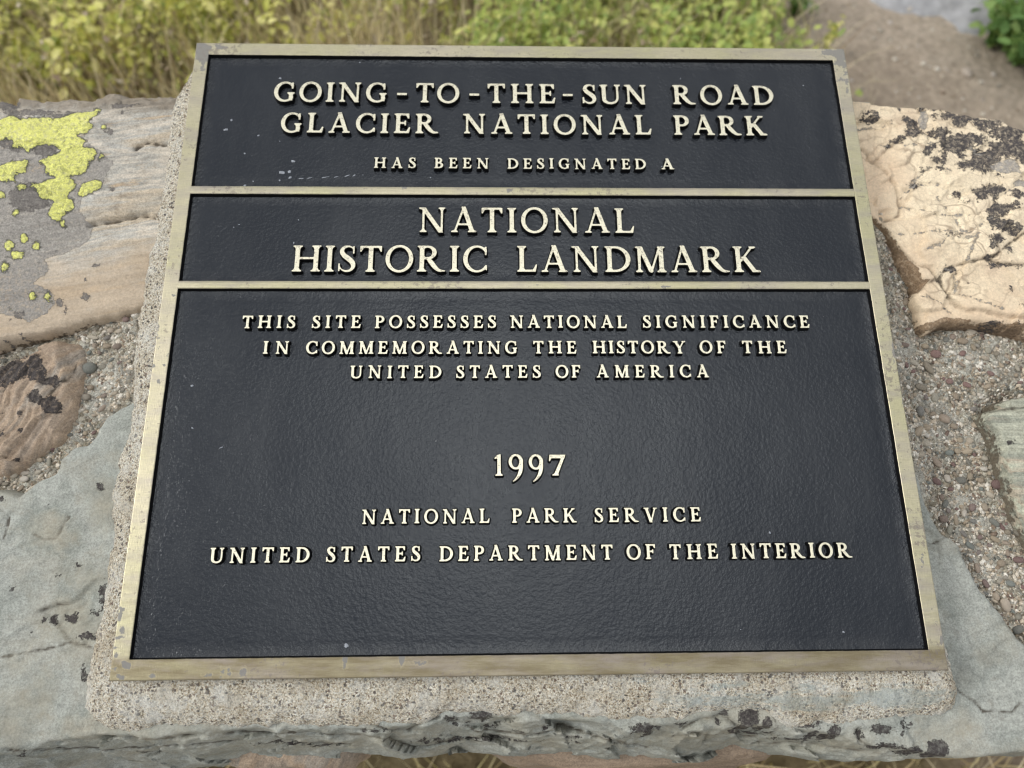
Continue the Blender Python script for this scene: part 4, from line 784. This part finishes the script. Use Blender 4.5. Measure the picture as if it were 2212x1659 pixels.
def glyph(c):
    if c == 'I': return .36, St(.18)
    if c == 'H': return 1.04, Un(St(.18), St(.86), Rc(.18, .47, .86, .555))
    if c == 'T': return .80, Un(St(.40, t=0), Rc(.02, .915, .78, 1), Pl((0, 1), (.0, .76), (.045, .76), (.13, .92), (.13, 1)), Pl((.80, 1), (.80, .76), (.755, .76), (.67, .92), (.67, 1)))
    if c in 'EFL':
        r = [St(.18)]
        if c != 'L': r += [Rc(.18, .915, .66, 1), Pl((.68, 1), (.69, .75), (.64, .75), (.55, .92), (.5, 1)), Rc(.2, .475, .50, .555), Pl((.54, .39), (.54, .64), (.50, .64), (.47, .555), (.47, .475), (.50, .39))]
        if c != 'F': r += [Rc(.18, 0, .68, .085), Pl((.69, 0), (.745, .29), (.695, .29), (.58, .08), (.5, 0))]
        return (.74 if c != 'F' else .69), Un(*r)
    if c == 'D': return .96, Un(St(.18), In_(El(.38, .5, .58, .5), -El(.36, .5, .425, .415), Rc(.3, -.1, 1.2, 1.1)), Rc(.18, .915, .42, 1), Rc(.18, 0, .42, .085))
    if c == 'O': return 1.02, In_(El(.51, .5, .51, .53), -El(.51, .5, .35, .435))
    if c == 'C': return .88, Un(Cring(0), Rc(.80, .64, .87, .97), Rc(.83, .06, .88, .26))
    if c == 'G': return .95, Un(In_(Cring(0), -Rc(.7, -.2, .77, .0)), Rc(.80, .66, .87, .97), St(.78, .16, b=0, t=1, y0=.05, y1=.46, E=.08))
    if c == 'N': return 1.06, Un(St(.18, .085, t=0), St(.88, .085, b=0), Dg(.16, 1, .86, -.02, .19), Sf(.14, 1, .1, .09))
    if c == 'M': return 1.18, Un(St(.16, .085, t=0), St(.99, .17, t=0), Dg(.21, 1, .60, .02, .17), Dg(.60, .02, .95, 1, .085), Sf(.16, 1, .1, .08), Sf(1.0, 1, .15, .07), Pl((.52, .02), (.68, .02), (.60, -.03)), Dg(.16, 0, .21, 1, .085))
    if c == 'A': return .98, Un(Dg(.13, 0, .47, 1.0, .085), Dg(.81, 0, .46, 1.04, .175), Rc(.26, .28, .70, .355), Sf(.13, 0, .08, .09), Sf(.80, 0, .17, .08), Pl((.40, .92), (.52, 1.05), (.40, 1.03)))
    if c == 'P': return .72, Un(St(.18), In_(El(.38, .72, .34, .28), -El(.36, .72, .19, .20), Rc(.25, .2, 1.2, 1.2)), Rc(.18, .92, .4, 1), Rc(.18, .44, .4, .52))
    if c == 'R': return 1.06, Un(St(.18), In_(El(.40, .735, .32, .265), -El(.38, .735, .175, .185), Rc(.25, .2, 1.2, 1.2)), Rc(.18, .92, .42, 1), Rc(.18, .47, .42, .55), Cu([(.40, .51, .12), (.52, .36, .17), (.66, .18, .16), (.82, .05, .11), (1.03, .03, .045)]))
    if c == 'B': return .78, Un(St(.18), In_(El(.37, .755, .29, .245), -El(.35, .755, .15, .165), Rc(.25, .2, 1.2, 1.2)), In_(El(.38, .275, .38, .275), -El(.36, .275, .21, .19), Rc(.25, -.2, 1.2, .7)), Rc(.18, .92, .4, 1), Rc(.18, 0, .4, .085), Rc(.18, .47, .4, .55))
    if c == 'S': return .64, Un(Cu([(.55, .80, .03), (.49, .92, .05), (.34, .97, .075), (.18, .91, .12), (.12, .77, .16), (.21, .62, .18), (.39, .48, .19), (.53, .33, .18), (.545, .17, .14), (.44, .05, .09), (.28, .025, .075), (.13, .09, .05), (.05, .22, .03)]), Rc(.52, .68, .58, .98), Rc(.01, .02, .07, .32))
    if c == 'U': return .96, Un(St(.18, b=0, y0=.32), St(.82, .085, b=0, y0=.32), Cu([(.18, .36, .17), (.20, .18, .16), (.33, .06, .11), (.50, .03, .09), (.68, .08, .09), (.79, .2, .085), (.82, .38, .085)]))
    if c == 'V': return .98, Un(Dg(.17, 1, .50, -.03, .18), Dg(.84, 1, .50, -.03, .085), Sf(.17, 1), Sf(.84, 1, .08))
    if c == 'Y': return .98, Un(Dg(.16, 1, .49, .42, .18), Dg(.84, 1, .49, .42, .085), Sf(.16, 1), Sf(.84, 1, .08), St(.49, t=0, y1=.5))
    if c == 'K': return .98, Un(St(.18), Dg(.25, .40, .74, 1, .10), Dg(.38, .60, .78, 0, .19), Sf(.74, 1, .09, .08), Sf(.82, 0, .17, .08))
    if c == '-': return .44, Rc(0, .38, .44, .475)
    if c == '1': return .44, Un(St(.24, .17, t=0, E=.10), Pl((.155, 1), (.325, 1.03), (.325, .8), (.155, .84), (.02, .80), (.02, .86)))
    if c == '9': return .72, Un(In_(El(.36, .66, .36, .37), -El(.345, .66, .185, .275)), Cu([(.62, .66, .16), (.63, .42, .17), (.56, .14, .17), (.42, -.10, .12), (.22, -.27, .05)]))
    if c == '7': return .84, Un(Rc(.04, .83, .80, 1), Pl((.0, .70), (.05, .68), (.14, .85), (.14, 1), (.03, 1)), Pl((.80, 1), (.84, 1), (.42, 0), (.22, 0), (.62, .84)), Sf(.32, 0, .14, .09))
def contour(S):
    ny, nx = S.shape; ins = S > 0; segs = {}
    def ip(k, a, b):                    # edge point
        return k
    pts = {}
    def P_(kind, j, i):
        key = (kind, j, i)
        if key not in pts:
            if kind == 0: a, b = S[j, i], S[j, i + 1]; t = a / (a - b); pts[key] = (gxs[i] + t * GS, gys[j])
            else: a, b = S[j, i], S[j + 1, i]; t = a / (a - b); pts[key] = (gxs[i], gys[j] + t * GS)
        return key
    code = ins[:-1, :-1] * 1 + ins[:-1, 1:] * 2 + ins[1:, 1:] * 4 + ins[1:, :-1] * 8
    T = {1: [(3, 0)], 2: [(0, 1)], 3: [(3, 1)], 4: [(1, 2)], 5: [(3, 2), (1, 0)], 6: [(0, 2)], 7: [(3, 2)], 8: [(2, 3)], 9: [(2, 0)], 10: [(0, 3), (2, 1)], 11: [(2, 1)], 12: [(1, 3)], 13: [(1, 0)], 14: [(0, 3)]}
    for j, i in zip(*np.nonzero((code > 0) & (code < 15))):
        e = {0: (0, j, i), 1: (1, j, i + 1), 2: (0, j + 1, i), 3: (1, j, i)}
        for a, b in T[int(code[j, i])]: segs[P_(*e[a])] = P_(*e[b])
    loops = []
    while segs:
        k0 = next(iter(segs)); L = [k0]; k = segs.pop(k0)
        while k != k0 and k in segs: L.append(k); k = segs.pop(k)
        if len(L) > 8: loops.append([pts[q] for q in L])
    return loops
_gc = {}
def glyph_mesh(c, cap, bold):
    key = (c, cap, bold)
    if key in _gc: return _gc[key]
    wd, S = glyph(c)
    # cast letters: soften corners slightly, thicken the small sizes
    S = S + bold
    K = S.copy()
    for _ in range(1): K[1:-1, 1:-1] = (S[1:-1, 1:-1] * 4 + S[:-2, 1:-1] + S[2:, 1:-1] + S[1:-1, :-2] + S[1:-1, 2:]) / 8; S = K.copy()
    loops = contour(S); V, F, mi = [], [], []
    dr = .0010 / cap; bev = .00016 / cap; tops = []
    for L in loops:
        L = np.array(L); n = len(L)
        # drop nearly straight points
        a = np.roll(L, 1, 0); b = np.roll(L, -1, 0); cr_ = np.abs((L - a)[:, 0] * (b - L)[:, 1] - (L - a)[:, 1] * (b - L)[:, 0]); keep = (cr_ > 2e-6) | (np.arange(n) % 4 == 0); L = L[keep]; n = len(L)
        t = np.roll(L, -1, 0) - np.roll(L, 1, 0); t /= np.hypot(*t.T)[:, None] + 1e-9; nr = np.stack([t[:, 1], -t[:, 0]], 1)
        # make nr point outwards: away from positive field
        q = L + nr * .02; ii = np.clip(((q[:, 0] - gxs[0]) / GS).round().astype(int), 0, len(gxs) - 1); jj = np.clip(((q[:, 1] - gys[0]) / GS).round().astype(int), 0, len(gys) - 1)
        if np.mean(S[jj, ii]) > np.mean(S[np.clip(((L - nr * .02)[:, 1] - gys[0]) / GS, 0, len(gys) - 1).round().astype(int), np.clip(((L - nr * .02)[:, 0] - gxs[0]) / GS, 0, len(gxs) - 1).round().astype(int)]): nr = -nr
        b0 = len(V)
        for off, z in ((-bev, -.00004), (0, -.00022), (.0002 / cap, -.0009), (dr, -RELIEF - .0004)):
            for p in (L + nr * off): V.append((p[0] * cap, p[1] * cap, z))
        for r_ in range(3):
            for i in range(n):
                j = (i + 1) % n; F.append((b0 + r_ * n + i, b0 + (r_ + 1) * n + i, b0 + (r_ + 1) * n + j, b0 + r_ * n + j)); mi.append(0 if r_ == 0 else 1)
        tops.append((b0, n))
    vl = [[Vector(V[b0 + i]) for i in range(n)] for b0, n in tops]; flat = [b0 + i for b0, n in tops for i in range(n)]
    for tr in tessellate_polygon(vl): F.append(tuple(flat[k] for k in tr)); mi.append(0)
    me = mesh('letter_' + 'glyph', V, F, False, mi)
    bm = bmesh.new(); bm.from_mesh(me); bmesh.ops.recalc_face_normals(bm, faces=bm.faces)
    top = [f for f in bm.faces if f.material_index == 0 and all(abs(v.co.z + .00004) < 1e-6 for v in f.verts)]
    if top and sum(f.normal.z * f.calc_area() for f in top) < 0: bmesh.ops.reverse_faces(bm, faces=bm.faces)
    bm.to_mesh(me); bm.free()
    me.polygons.foreach_set('use_smooth', np.zeros(len(me.polygons), bool)); me.materials.append(M_BRASSL); me.materials.append(M_BLACKS)
    _gc[key] = (wd, me); return _gc[key]
LINES = [(.4416, .0186, .010, [('GOING', 68.5, 161), ('-', 169.4, 177.6), ('TO', 185, 220.7), ('-', 229, 237.2), ('THE', 244.2, 300.4), ('-', 306.6, 315), ('SUN', 322.8, 377.1), ('ROAD', 398.5, 483.4)]),
         (.4121, .0184, .010, [('GLACIER', 76.5, 204.3), ('NATIONAL', 224.1, 378.6), ('PARK', 397.2, 474.2)]),
         (.3797, .0093, .022, [('HAS', 153.3, 186.8), ('BEEN', 201.5, 245.2), ('DESIGNATED', 260, 372), ('A', 384.4, 394.9)]),
         (.3225, .0216, .0, [('NATIONAL', 190.3, 359.2)]), (.2889, .0220, .0, [('HISTORIC', 94.8, 243.7), ('LANDMARK', 266.7, 455.5)]),
         (.2432, .0097, .026, [('THIS', 61.7, 101.1), ('SITE', 113.2, 149.5), ('POSSESSES', 159.9, 250.6), ('NATIONAL', 261, 348.9), ('SIGNIFICANCE', 361, 487.9)]),
         (.2229, .0096, .026, [('IN', 78.9, 98), ('COMMEMORATING', 110.2, 266.1), ('THE', 278, 310.2), ('HISTORY', 322.2, 392.2), ('OF', 402.5, 422.3), ('THE', 434.8, 468)]),
         (.2041, .0094, .026, [('UNITED', 143.6, 210.3), ('STATES', 221, 283.3), ('OF', 294.1, 312.5), ('AMERICA', 324.3, 407.9)]),
         (.1318, .0149, .006, [('1997', 248.7, 299.5)]), (.0991, .0096, .022, [('NATIONAL', 157.2, 245.5), ('PARK', 260.9, 305.9), ('SERVICE', 318.4, 392.9)]),
         (.0737, .0098, .024, [('UNITED', 56, 123.2), ('STATES', 134.3, 198.3), ('DEPARTMENT', 211.1, 330.1), ('OF', 339.5, 359.5), ('THE', 369.3, 402.8), ('INTERIOR', 412.1, 496.3)])]
lr = random.Random(11)
for base_y, cap, bold, words in LINES:
    for wtxt, xa, xb in words:
        xa, xb = xa / 1e3, xb / 1e3; gm_ = [glyph_mesh(c, cap, bold) for c in wtxt]; tot = sum(g_[0] + 2 * bold for g_ in gm_) * cap
        n = len(wtxt); sx = .95; gap = (xb - xa - tot * sx) / max(1, n - 1)
        if n > 1 and gap < .05 * cap: sx = (xb - xa) / (tot + .07 * cap * (n - 1)); gap = .07 * cap
        if n == 1: sx = (xb - xa) / tot
        x = xa
        for c, (wd, me) in zip(wtxt, gm_):
            nm = 'numeral' if c.isdigit() else 'hyphen' if c == '-' else 'letter'
            o = obj(nm, me, (), plaque); o.location = (x + bold * cap * sx, base_y + lr.uniform(-.00015, .00015), lr.uniform(-.00006, 0)); o.rotation_euler = (0, 0, lr.uniform(-.006, .006)); o.scale = (sx, 1, 1)
            x += (wd + 2 * bold) * cap * sx + gap

# ------------------------------------------------------------------ ground, path, road
def ground_mat():
    n = N('dirt_and_litter')
    c = n.ramp(n.noise(3, 6, .6), [(.3, (.34, .275, .21)), (.5, (.46, .38, .295)), (.7, (.56, .475, .38))])
    c = n.mix(1, c, n.ramp(n.noise(60, 5, .7), [(.3, .7), (.7, 1.25)]), 'MULTIPLY')
    gr = n.math('ADD', n.attr('turf'), n.math('MULTIPLY', n.math('SUBTRACT', n.noise(6, 5, .6), .5), .5))
    c = n.mix(n.maprange(gr, -.05, .12), c, n.ramp(n.noise(22, 6, .75), [(.3, (.10, .08, .045)), (.5, (.25, .20, .115)), (.7, (.40, .33, .20))]))
    return n.done(c, .95, n.bump(n.noise(45, 6, .7), .02), spec=.15)
M_GR = ground_mat()
edge_px = [(1590, -60), (1640, 0), (1660, 50), (1700, 95), (1740, 140)]
path_w = [tuple(ground_pt(*p).xy) for p in [(1500, -400), (1600, -120), (1650, -10), (1655, 45), (1690, 80), (1700, 110), (1720, 160), (1740, 300)]]
def ground_xyz(X, Y):
    return .018 * fbm(X, Y, 1.1, 4, 101) + .004 * fbm(X, Y, 12, 3, 102)
xs = np.concatenate([-np.geomspace(120, 4, 24), np.linspace(-3.9, 3.9, 260), np.geomspace(4, 120, 24)]); ys = np.concatenate([-np.geomspace(60, 2.2, 16), np.linspace(-2.1, 5, 240), np.geomspace(5.1, 160, 30)])
X, Y = np.meshgrid(xs, ys); Z = ground_xyz(X, Y) * np.clip(8 / (np.hypot(X, Y) + 1e-3), 0, 1)
def path_x(y):                                  # x of the turf's edge along the path
    P = np.array(path_w); o = np.argsort(P[:, 1]); return np.interp(y, P[o, 1], P[o, 0])
def turf_field(X, Y):
    f = path_x(Y) - X
    return np.clip(np.where(X > path_x(Y) + 1.1, X - path_x(Y) - 1.1, f), -1, 1)
I = np.arange(X.size).reshape(X.shape)
me = mesh('ground', np.stack([X.ravel(), Y.ravel(), Z.ravel()], 1), np.stack([I[:-1, :-1].ravel(), I[:-1, 1:].ravel(), I[1:, 1:].ravel(), I[1:, :-1].ravel()], 1))
attr(me, 'turf', turf_field(X, Y).ravel()); tag(obj('ground', me, [M_GR]), 'bare dusty ground and trodden path behind the wall', 'ground', kind='structure')
# flat grey rock / tarmac edge at the upper right
rk = [tuple(ground_pt(*p).xy) for p in [(1875, -160), (1870, -30), (1885, 4), (1950, 22), (1990, 33), (2050, 42), (2080, 64), (2150, 75), (2230, 60), (2350, 30), (2420, -60), (2330, -170)]]
xs = np.linspace(min(p[0] for p in rk) - .05, max(p[0] for p in rk) + .05, 150); ys = np.linspace(min(p[1] for p in rk) - .05, max(p[1] for p in rk) + .05, 150); U, V = np.meshgrid(xs, ys)
d = poly_sdf(U + .03 * fbm(U, V, 9, 3, 3), V + .03 * fbm(U, V, 9, 3, 6), rk); H = ground_xyz(U, V) + .03 * np.clip(d / .06, -1, 1) + .008 * fbm(U, V, 6, 3, 8)
keep = d > -.06; idx = np.full(U.shape, -1); idx[keep] = np.arange(keep.sum()); a, b, c, e = idx[:-1, :-1], idx[:-1, 1:], idx[1:, 1:], idx[1:, :-1]; ok = (a >= 0) & (b >= 0) & (c >= 0) & (e >= 0)
me = mesh('rock', np.stack([U[keep], V[keep], H[keep]], 1), np.stack([a[ok], b[ok], c[ok], e[ok]], 1))
tag(obj('rock', me, [flat_mat('pale_grey_rock', (.36, .36, .37), .85, (.75, 1.2), 40)]), 'flat pale grey rock lying beside the dirt path, behind the wall', 'rock')
# small stones on the path
LS = ['whitish stone on the path just below the grey rock', 'tiny cream stone on the path close above the cream coping stone', 'cream pebble on the path left of the green plant', 'small tan stone in the middle of the dirt path', 'small whitish stone on the path left of the grey rock',
      'flat tan stone half sunk in the middle of the path, near the plant', 'pale pebble on the path beside the plaque corner', 'stone lying under the leaves of the green plant', 'tan stone at the edge of the path near the dark green tuft', 'stone on the path behind the right end of the wall', 'smallest pebble on the path near the grey rock', 'tiny tan pebble on the path between plaque corner and plant']
for i, (a, b, r) in enumerate([(1965, 16, .022), (2125, 212, .011), (2148, 158, .013), (2050, 150, .009), (1925, 45, .012), (2090, 155, .03), (1840, 170, .010), (2185, 98, .03), (1745, 12, .03), (2110, 295, .014), (1985, 95, .007), (2020, 185, .006)]):
    p = ground_pt(a, b); r *= .55; q = iv * (1 + .25 * fbm(iv[:, 0] + i, iv[:, 1] + iv[:, 2], 1.2, 3, i)[:, None]) * [r, r * .8, r * .45]
    me = mesh('loose_stone', q, iF); o = obj('loose_stone', me, [flat_mat('path_stone', (.42, .36, .3) if i % 2 else (.5, .45, .4), .9)]); o.location = (p.x, p.y, r * .15 + ground_xyz(np.array([p.x]), np.array([p.y]))[0]); o.rotation_euler = (0, 0, i)
    tag(o, LS[i], 'stone', 'loose stones on the path')

gvv, gff = [], []
for k in range(900):
    p = ground_pt(rng.uniform(1640, 2330), rng.uniform(-60, 330)); r = rng.choice([.0015, .002, .003, .0045, .007], p=[.3, .3, .22, .12, .06])
    z0 = ground_xyz(np.array([p.x]), np.array([p.y]))[0]; gff.append(gF + len(gv) * k); gvv.append(gv * [r, r * rng.uniform(.6, 1), r * .6] * (1 + .2 * np.sin(gv[:, :1] * 5 + k)) + [p.x, p.y, z0 + r * .2])
me = mesh('path_gravel', np.concatenate(gvv), np.concatenate(gff)); attr(me, 'rnd', np.repeat(rng.random(900), len(gv))); tag(obj('path_gravel', me, [M_GRIT]), 'fine gravel strewn over the dirt path', 'gravel', kind='stuff')

# ------------------------------------------------------------------ vegetation
def grass_mat(name, c0, c1, c2, trans=.35):
    n = N(name); r = n.attr('rnd'); c = n.ramp(r, [(0, c0), (.5, c1), (1, c2)])
    n.link(c, n.b.inputs['Base Color']); n.b.inputs['Roughness'].default_value = .6
    tr = n.node('ShaderNodeBsdfTranslucent'); n.link(c, tr.inputs[0]); mixs = n.node('ShaderNodeMixShader'); mixs.inputs[0].default_value = trans
    n.t.links.new(n.b.outputs[0], mixs.inputs[1]); n.t.links.new(tr.outputs[0], mixs.inputs[2]); n.t.links.new(mixs.outputs[0], n.out.inputs[0]); return n.m
M_DRY = grass_mat('dry_grass', (.62, .50, .27), (.95, .84, .58), (.66, .60, .28))
M_GREENG = grass_mat('green_grass', (.30, .36, .09), (.48, .52, .15), (.6, .58, .22))
M_LEAF = grass_mat('weed_leaf', (.26, .32, .07), (.66, .66, .14), (.95, .90, .40))
M_LEAF2 = grass_mat('bright_weed_leaf', (.24, .34, .09), (.46, .56, .14), (.76, .76, .26))
M_BUSH = grass_mat('bush_leaf', (.08, .17, .04), (.18, .31, .08), (.30, .42, .13))
M_SEED = grass_mat('seed_head', (.42, .34, .22), (.60, .52, .38), (.32, .2, .12))

def in_wall(x, y): return (np.abs(x) < .93) & (y > -.06) & (y < .52)
def blades(name, xy, hmin, hmax, wd, mat, lean=.45):
    n = len(xy); x, y = xy[:, 0], xy[:, 1]; z = ground_xyz(x, y) - .005
    h = rng.uniform(hmin, hmax, n); a = rng.uniform(0, 6.283, n); b = rng.uniform(0, 6.283, n); l = rng.random(n) ** .8 * lean * h
    wx, wy = np.cos(a) * wd / 2, np.sin(a) * wd / 2; lx, ly = np.cos(b) * l, np.sin(b) * l
    def pt(s, t, zf): return np.stack([x + wx * s + lx * t, y + wy * s + ly * t, z + h * zf], 1)
    V = np.stack([pt(-1, 0, 0), pt(1, 0, 0), pt(-.8, .25, .5), pt(.8, .25, .5), pt(-.45, .62, .82), pt(.45, .62, .82), pt(0, 1.1, .97)], 1).reshape(-1, 3)
    i = np.arange(n)[:, None] * 7
    F = np.concatenate([i + [0, 1, 3, 2], i + [2, 3, 5, 4], i + [4, 5, 6, 6]])
    F4 = np.concatenate([i + [0, 1, 3, 2], i + [2, 3, 5, 4]]); me = bpy.data.meshes.new(name)
    T = np.concatenate([F4[:, [0, 1, 2]], F4[:, [0, 2, 3]], i + [4, 5, 6]]); me = mesh(name, V, T); attr(me, 'rnd', np.repeat(rng.random(n), 7)); return obj(name, me, [mat])
def leaves(name, C, size, mat, flat=.6, rnd=None):
    """folded leaf of six triangles at every centre"""
    n = len(C); s = size * rng.uniform(.6, 1.25, n); a = rng.uniform(0, 6.283, n); tl = rng.normal(0, flat, n)
    d = np.stack([np.cos(a) * np.cos(tl), np.sin(a) * np.cos(tl), np.sin(tl)], 1); sd = np.stack([-np.sin(a), np.cos(a), rng.normal(0, .35, n)], 1); up = np.cross(d, sd)
    def pt(f, g, h): return C + d * (f * s)[:, None] + sd * (g * s)[:, None] + up * (h * s)[:, None]
    z = np.zeros(n)
    V = np.stack([pt(0 + z, z, z), pt(.35 + z, .34 + z, .10 + z), pt(.75 + z, .26 + z, .06 + z), pt(1.05 + z, z, -.1 + z), pt(.75 + z, -.26 + z, .06 + z), pt(.35 + z, -.34 + z, .10 + z), pt(.5 + z, z, z - .02)], 1).reshape(-1, 3)
    i = np.arange(n)[:, None] * 7; T = np.concatenate([i + [0, 1, 6], i + [1, 2, 6], i + [2, 3, 6], i + [3, 4, 6], i + [4, 5, 6], i + [5, 0, 6]])
    me = mesh(name, V, T); attr(me, 'rnd', np.repeat(rng.random(n) if rnd is None else rnd, 7)); return obj(name, me, [mat])
def sprig_cloud(xy, hmin, hmax, per, spread):
    n = len(xy); h = rng.uniform(hmin, hmax, n); lean = rng.normal(0, .18, (n, 2)) * h[:, None]
    t = rng.random((n, per)) ** .7; C = np.empty((n, per, 3)); C[..., 0] = xy[:, :1] + lean[:, :1] * t + rng.normal(0, spread, (n, per)); C[..., 1] = xy[:, 1:] + lean[:, 1:] * t + rng.normal(0, spread, (n, per)); C[..., 2] = h[:, None] * (.25 + .75 * t) + ground_xyz(xy[:, 0], xy[:, 1])[:, None]
    return C.reshape(-1, 3)
def scatter(n, x0, x1, y0, y1, dens=None, path=True):
    xy = np.stack([rng.uniform(x0, x1, n), rng.uniform(y0, y1, n)], 1); ok = ~in_wall(xy[:, 0], xy[:, 1])
    if path: ok &= (turf_field(xy[:, 0], xy[:, 1]) > .04 * rng.normal(0, 1, n))
    if dens is not None: ok &= rng.random(n) < dens(xy[:, 0], xy[:, 1])
    return xy[ok]
gp = lambda x, y: ground_pt(x, y).xy
tag(blades('dry_grass', scatter(26000, -1.9, 1.4, .48, 2.1, lambda x, y: .12 + .88 * (fbm(x, y, 5, 3, 201) > .02)), .07, .24, .0028, M_DRY, .8), 'pale dry grass standing behind the stone wall', 'grass', kind='stuff')
tag(blades('dry_grass', scatter(30000, -4, 4, 2.0, 6, None), .10, .30, .006, M_DRY, .7), 'pale dry grass farther off behind the wall', 'grass', kind='stuff')
tag(blades('dry_grass', scatter(16000, -1.8, 1.8, -1.3, -.06, None, False), .05, .14, .0035, M_DRY, 1.1), 'matted dry grass at the foot of the wall, on the near side', 'grass', kind='stuff')
tag(blades('green_grass', scatter(8000, -1.9, 1.4, .5, 2.1, lambda x, y: .2 + .8 * (fbm(x, y, 4, 3, 203) > .08)), .06, .20, .003, M_GREENG, .6), 'thin green grass growing among the dry stems', 'grass', kind='stuff')
# yellow green leafy weeds, upper left; brighter ones in the middle
L1 = gp(0, 0); L2 = gp(1000, 0); C1 = gp(1080, 90); C2 = gp(1640, 0)
x700 = ground_pt(760, 40).x
dl = lambda x, y: np.clip((x700 - x) / .3, .12, 1) * np.clip((y - 1.14 - .12 * fbm(x, y, 3, 3, 205)) / .2, 0, 1) * (.12 + .88 * (fbm(x, y, 6, 3, 206) > .0))
w1 = scatter(3600, -1.7, .05, .85, 2.0, dl); tag(leaves('leafy_weeds', sprig_cloud(w1, .05, .20, 15, .024), .021, M_LEAF), 'yellow green leafy weeds behind the wall on the left', 'weeds', kind='stuff')
xm0 = ground_pt(1040, 40).x; xm1 = ground_pt(1650, 40).x
w2 = scatter(2600, xm0, xm1, .70, 1.9, lambda x, y: .08 + .92 * (fbm(x, y, 7, 3, 207) > .0)); tag(leaves('green_weeds', sprig_cloud(w2, .04, .21, 15, .02), .018, M_LEAF2), 'bright green small leaved weeds directly behind the plaque', 'weeds', kind='stuff')
w3 = scatter(3000, -4, 4, 2.0, 5, lambda x, y: .6 * (fbm(x, y, 2, 3, 208) > -.1)); tag(leaves('leafy_weeds', sprig_cloud(w3, .06, .24, 12, .04), .03, M_LEAF), 'weeds growing farther off behind the wall', 'weeds', kind='stuff')
sd = scatter(900, -1.7, .4, .6, 1.9, None); C = np.column_stack([sd, rng.uniform(.10, .24, len(sd))]); tag(leaves('seed_heads', C, .013, M_SEED, 1.2), 'pale and rusty dry seed heads among the weeds', 'seed heads', kind='stuff')
M_DEAD = grass_mat('dead_stems', (.20, .13, .07), (.34, .24, .14), (.5, .38, .24), .1)
tag(blades('dead_stems', scatter(1600, -1.8, 1.0, .55, 2.0, lambda x, y: .2 + .8 * (fbm(x, y, 5, 3, 221) > .0)), .10, .28, .0030, M_DEAD, .5), 'brown dead stems standing among the weeds', 'stems', kind='stuff')
tag(blades('seed_stalks', scatter(1100, -1.6, 1.2, .6, 1.7, None), .16, .30, .0022, M_SEED, .9), 'long pale stalks leaning over the weeds', 'stalks', kind='stuff')
# single plants
def plant(name, x, y, n_st, h, leaf, mat, label, cat, spread=.05, per=10, z0=0.):
    root = empty(name, Matrix.Translation((x, y, ground_xyz(np.array([x]), np.array([y]))[0] + z0))); tag(root, label, cat)
    V, F, C = [], [], []
    for k in range(n_st):
        a = rng.uniform(0, 6.283); l = rng.uniform(.2, 1) * spread; hh = h * rng.uniform(.6, 1.); P = np.array([[l * t * t * math.cos(a), l * t * t * math.sin(a), hh * t] for t in np.linspace(0, 1, 6)])
        for i, p in enumerate(P):
            r = .0016 * (1 - i / 7)
            for q in range(4): V.append(p + [r * math.cos(q * 1.571), r * math.sin(q * 1.571), 0])
        b0 = len(V) - 24
        for i in range(5):
            for q in range(4): F.append((b0 + i * 4 + q, b0 + i * 4 + (q + 1) % 4, b0 + (i + 1) * 4 + (q + 1) % 4, b0 + (i + 1) * 4 + q))
        for _ in range(per):
            t = rng.uniform(.2, 1); C.append([l * t * t * math.cos(a) + rng.normal(0, leaf * .35), l * t * t * math.sin(a) + rng.normal(0, leaf * .35), hh * t])
    me = mesh('stems', V, F); attr(me, 'rnd', rng.random(len(V))); obj('stems', me, [M_GREENG], root)
    o = leaves('foliage', np.array(C), leaf, mat); o.parent = root; o['kind'] = 'stuff'
b = ground_pt(2200, 128); plant('leafy_plant', b.x, b.y, 60, .17, .030, M_BUSH, 'dark green leafy plant at the right edge of the dirt path', 'plant', .17, 18)
b = ground_pt(2150, 96); plant('leafy_plant', b.x, b.y, 26, .11, .024, M_BUSH, 'lighter green outer sprigs on the left of the leafy plant by the path', 'plant', .09, 14)
b = ground_pt(2225, 180); plant('leafy_plant', b.x + .05, b.y, 14, .07, .018, M_BUSH, 'low tuft of green leaves below the larger leafy plant', 'plant', .10, 8)
b = ground_pt(1775, 118); plant('yellow_weed', b.x, b.y, 4, .10, .014, M_LEAF, 'small yellow green weed alone on the bare path behind the plaque corner', 'weed', .035, 14)
b = ground_pt(1700, 118); plant('yellow_weed', b.x, b.y, 5, .09, .013, M_LEAF2, 'small green weed at the edge of the turf beside the path', 'weed', .05, 10)
b = ground_pt(1722, 30); plant('green_tuft', b.x, b.y, 20, .05, .014, M_BUSH, 'short dark green tuft on the path near the top of the view', 'weed', .06, 8)
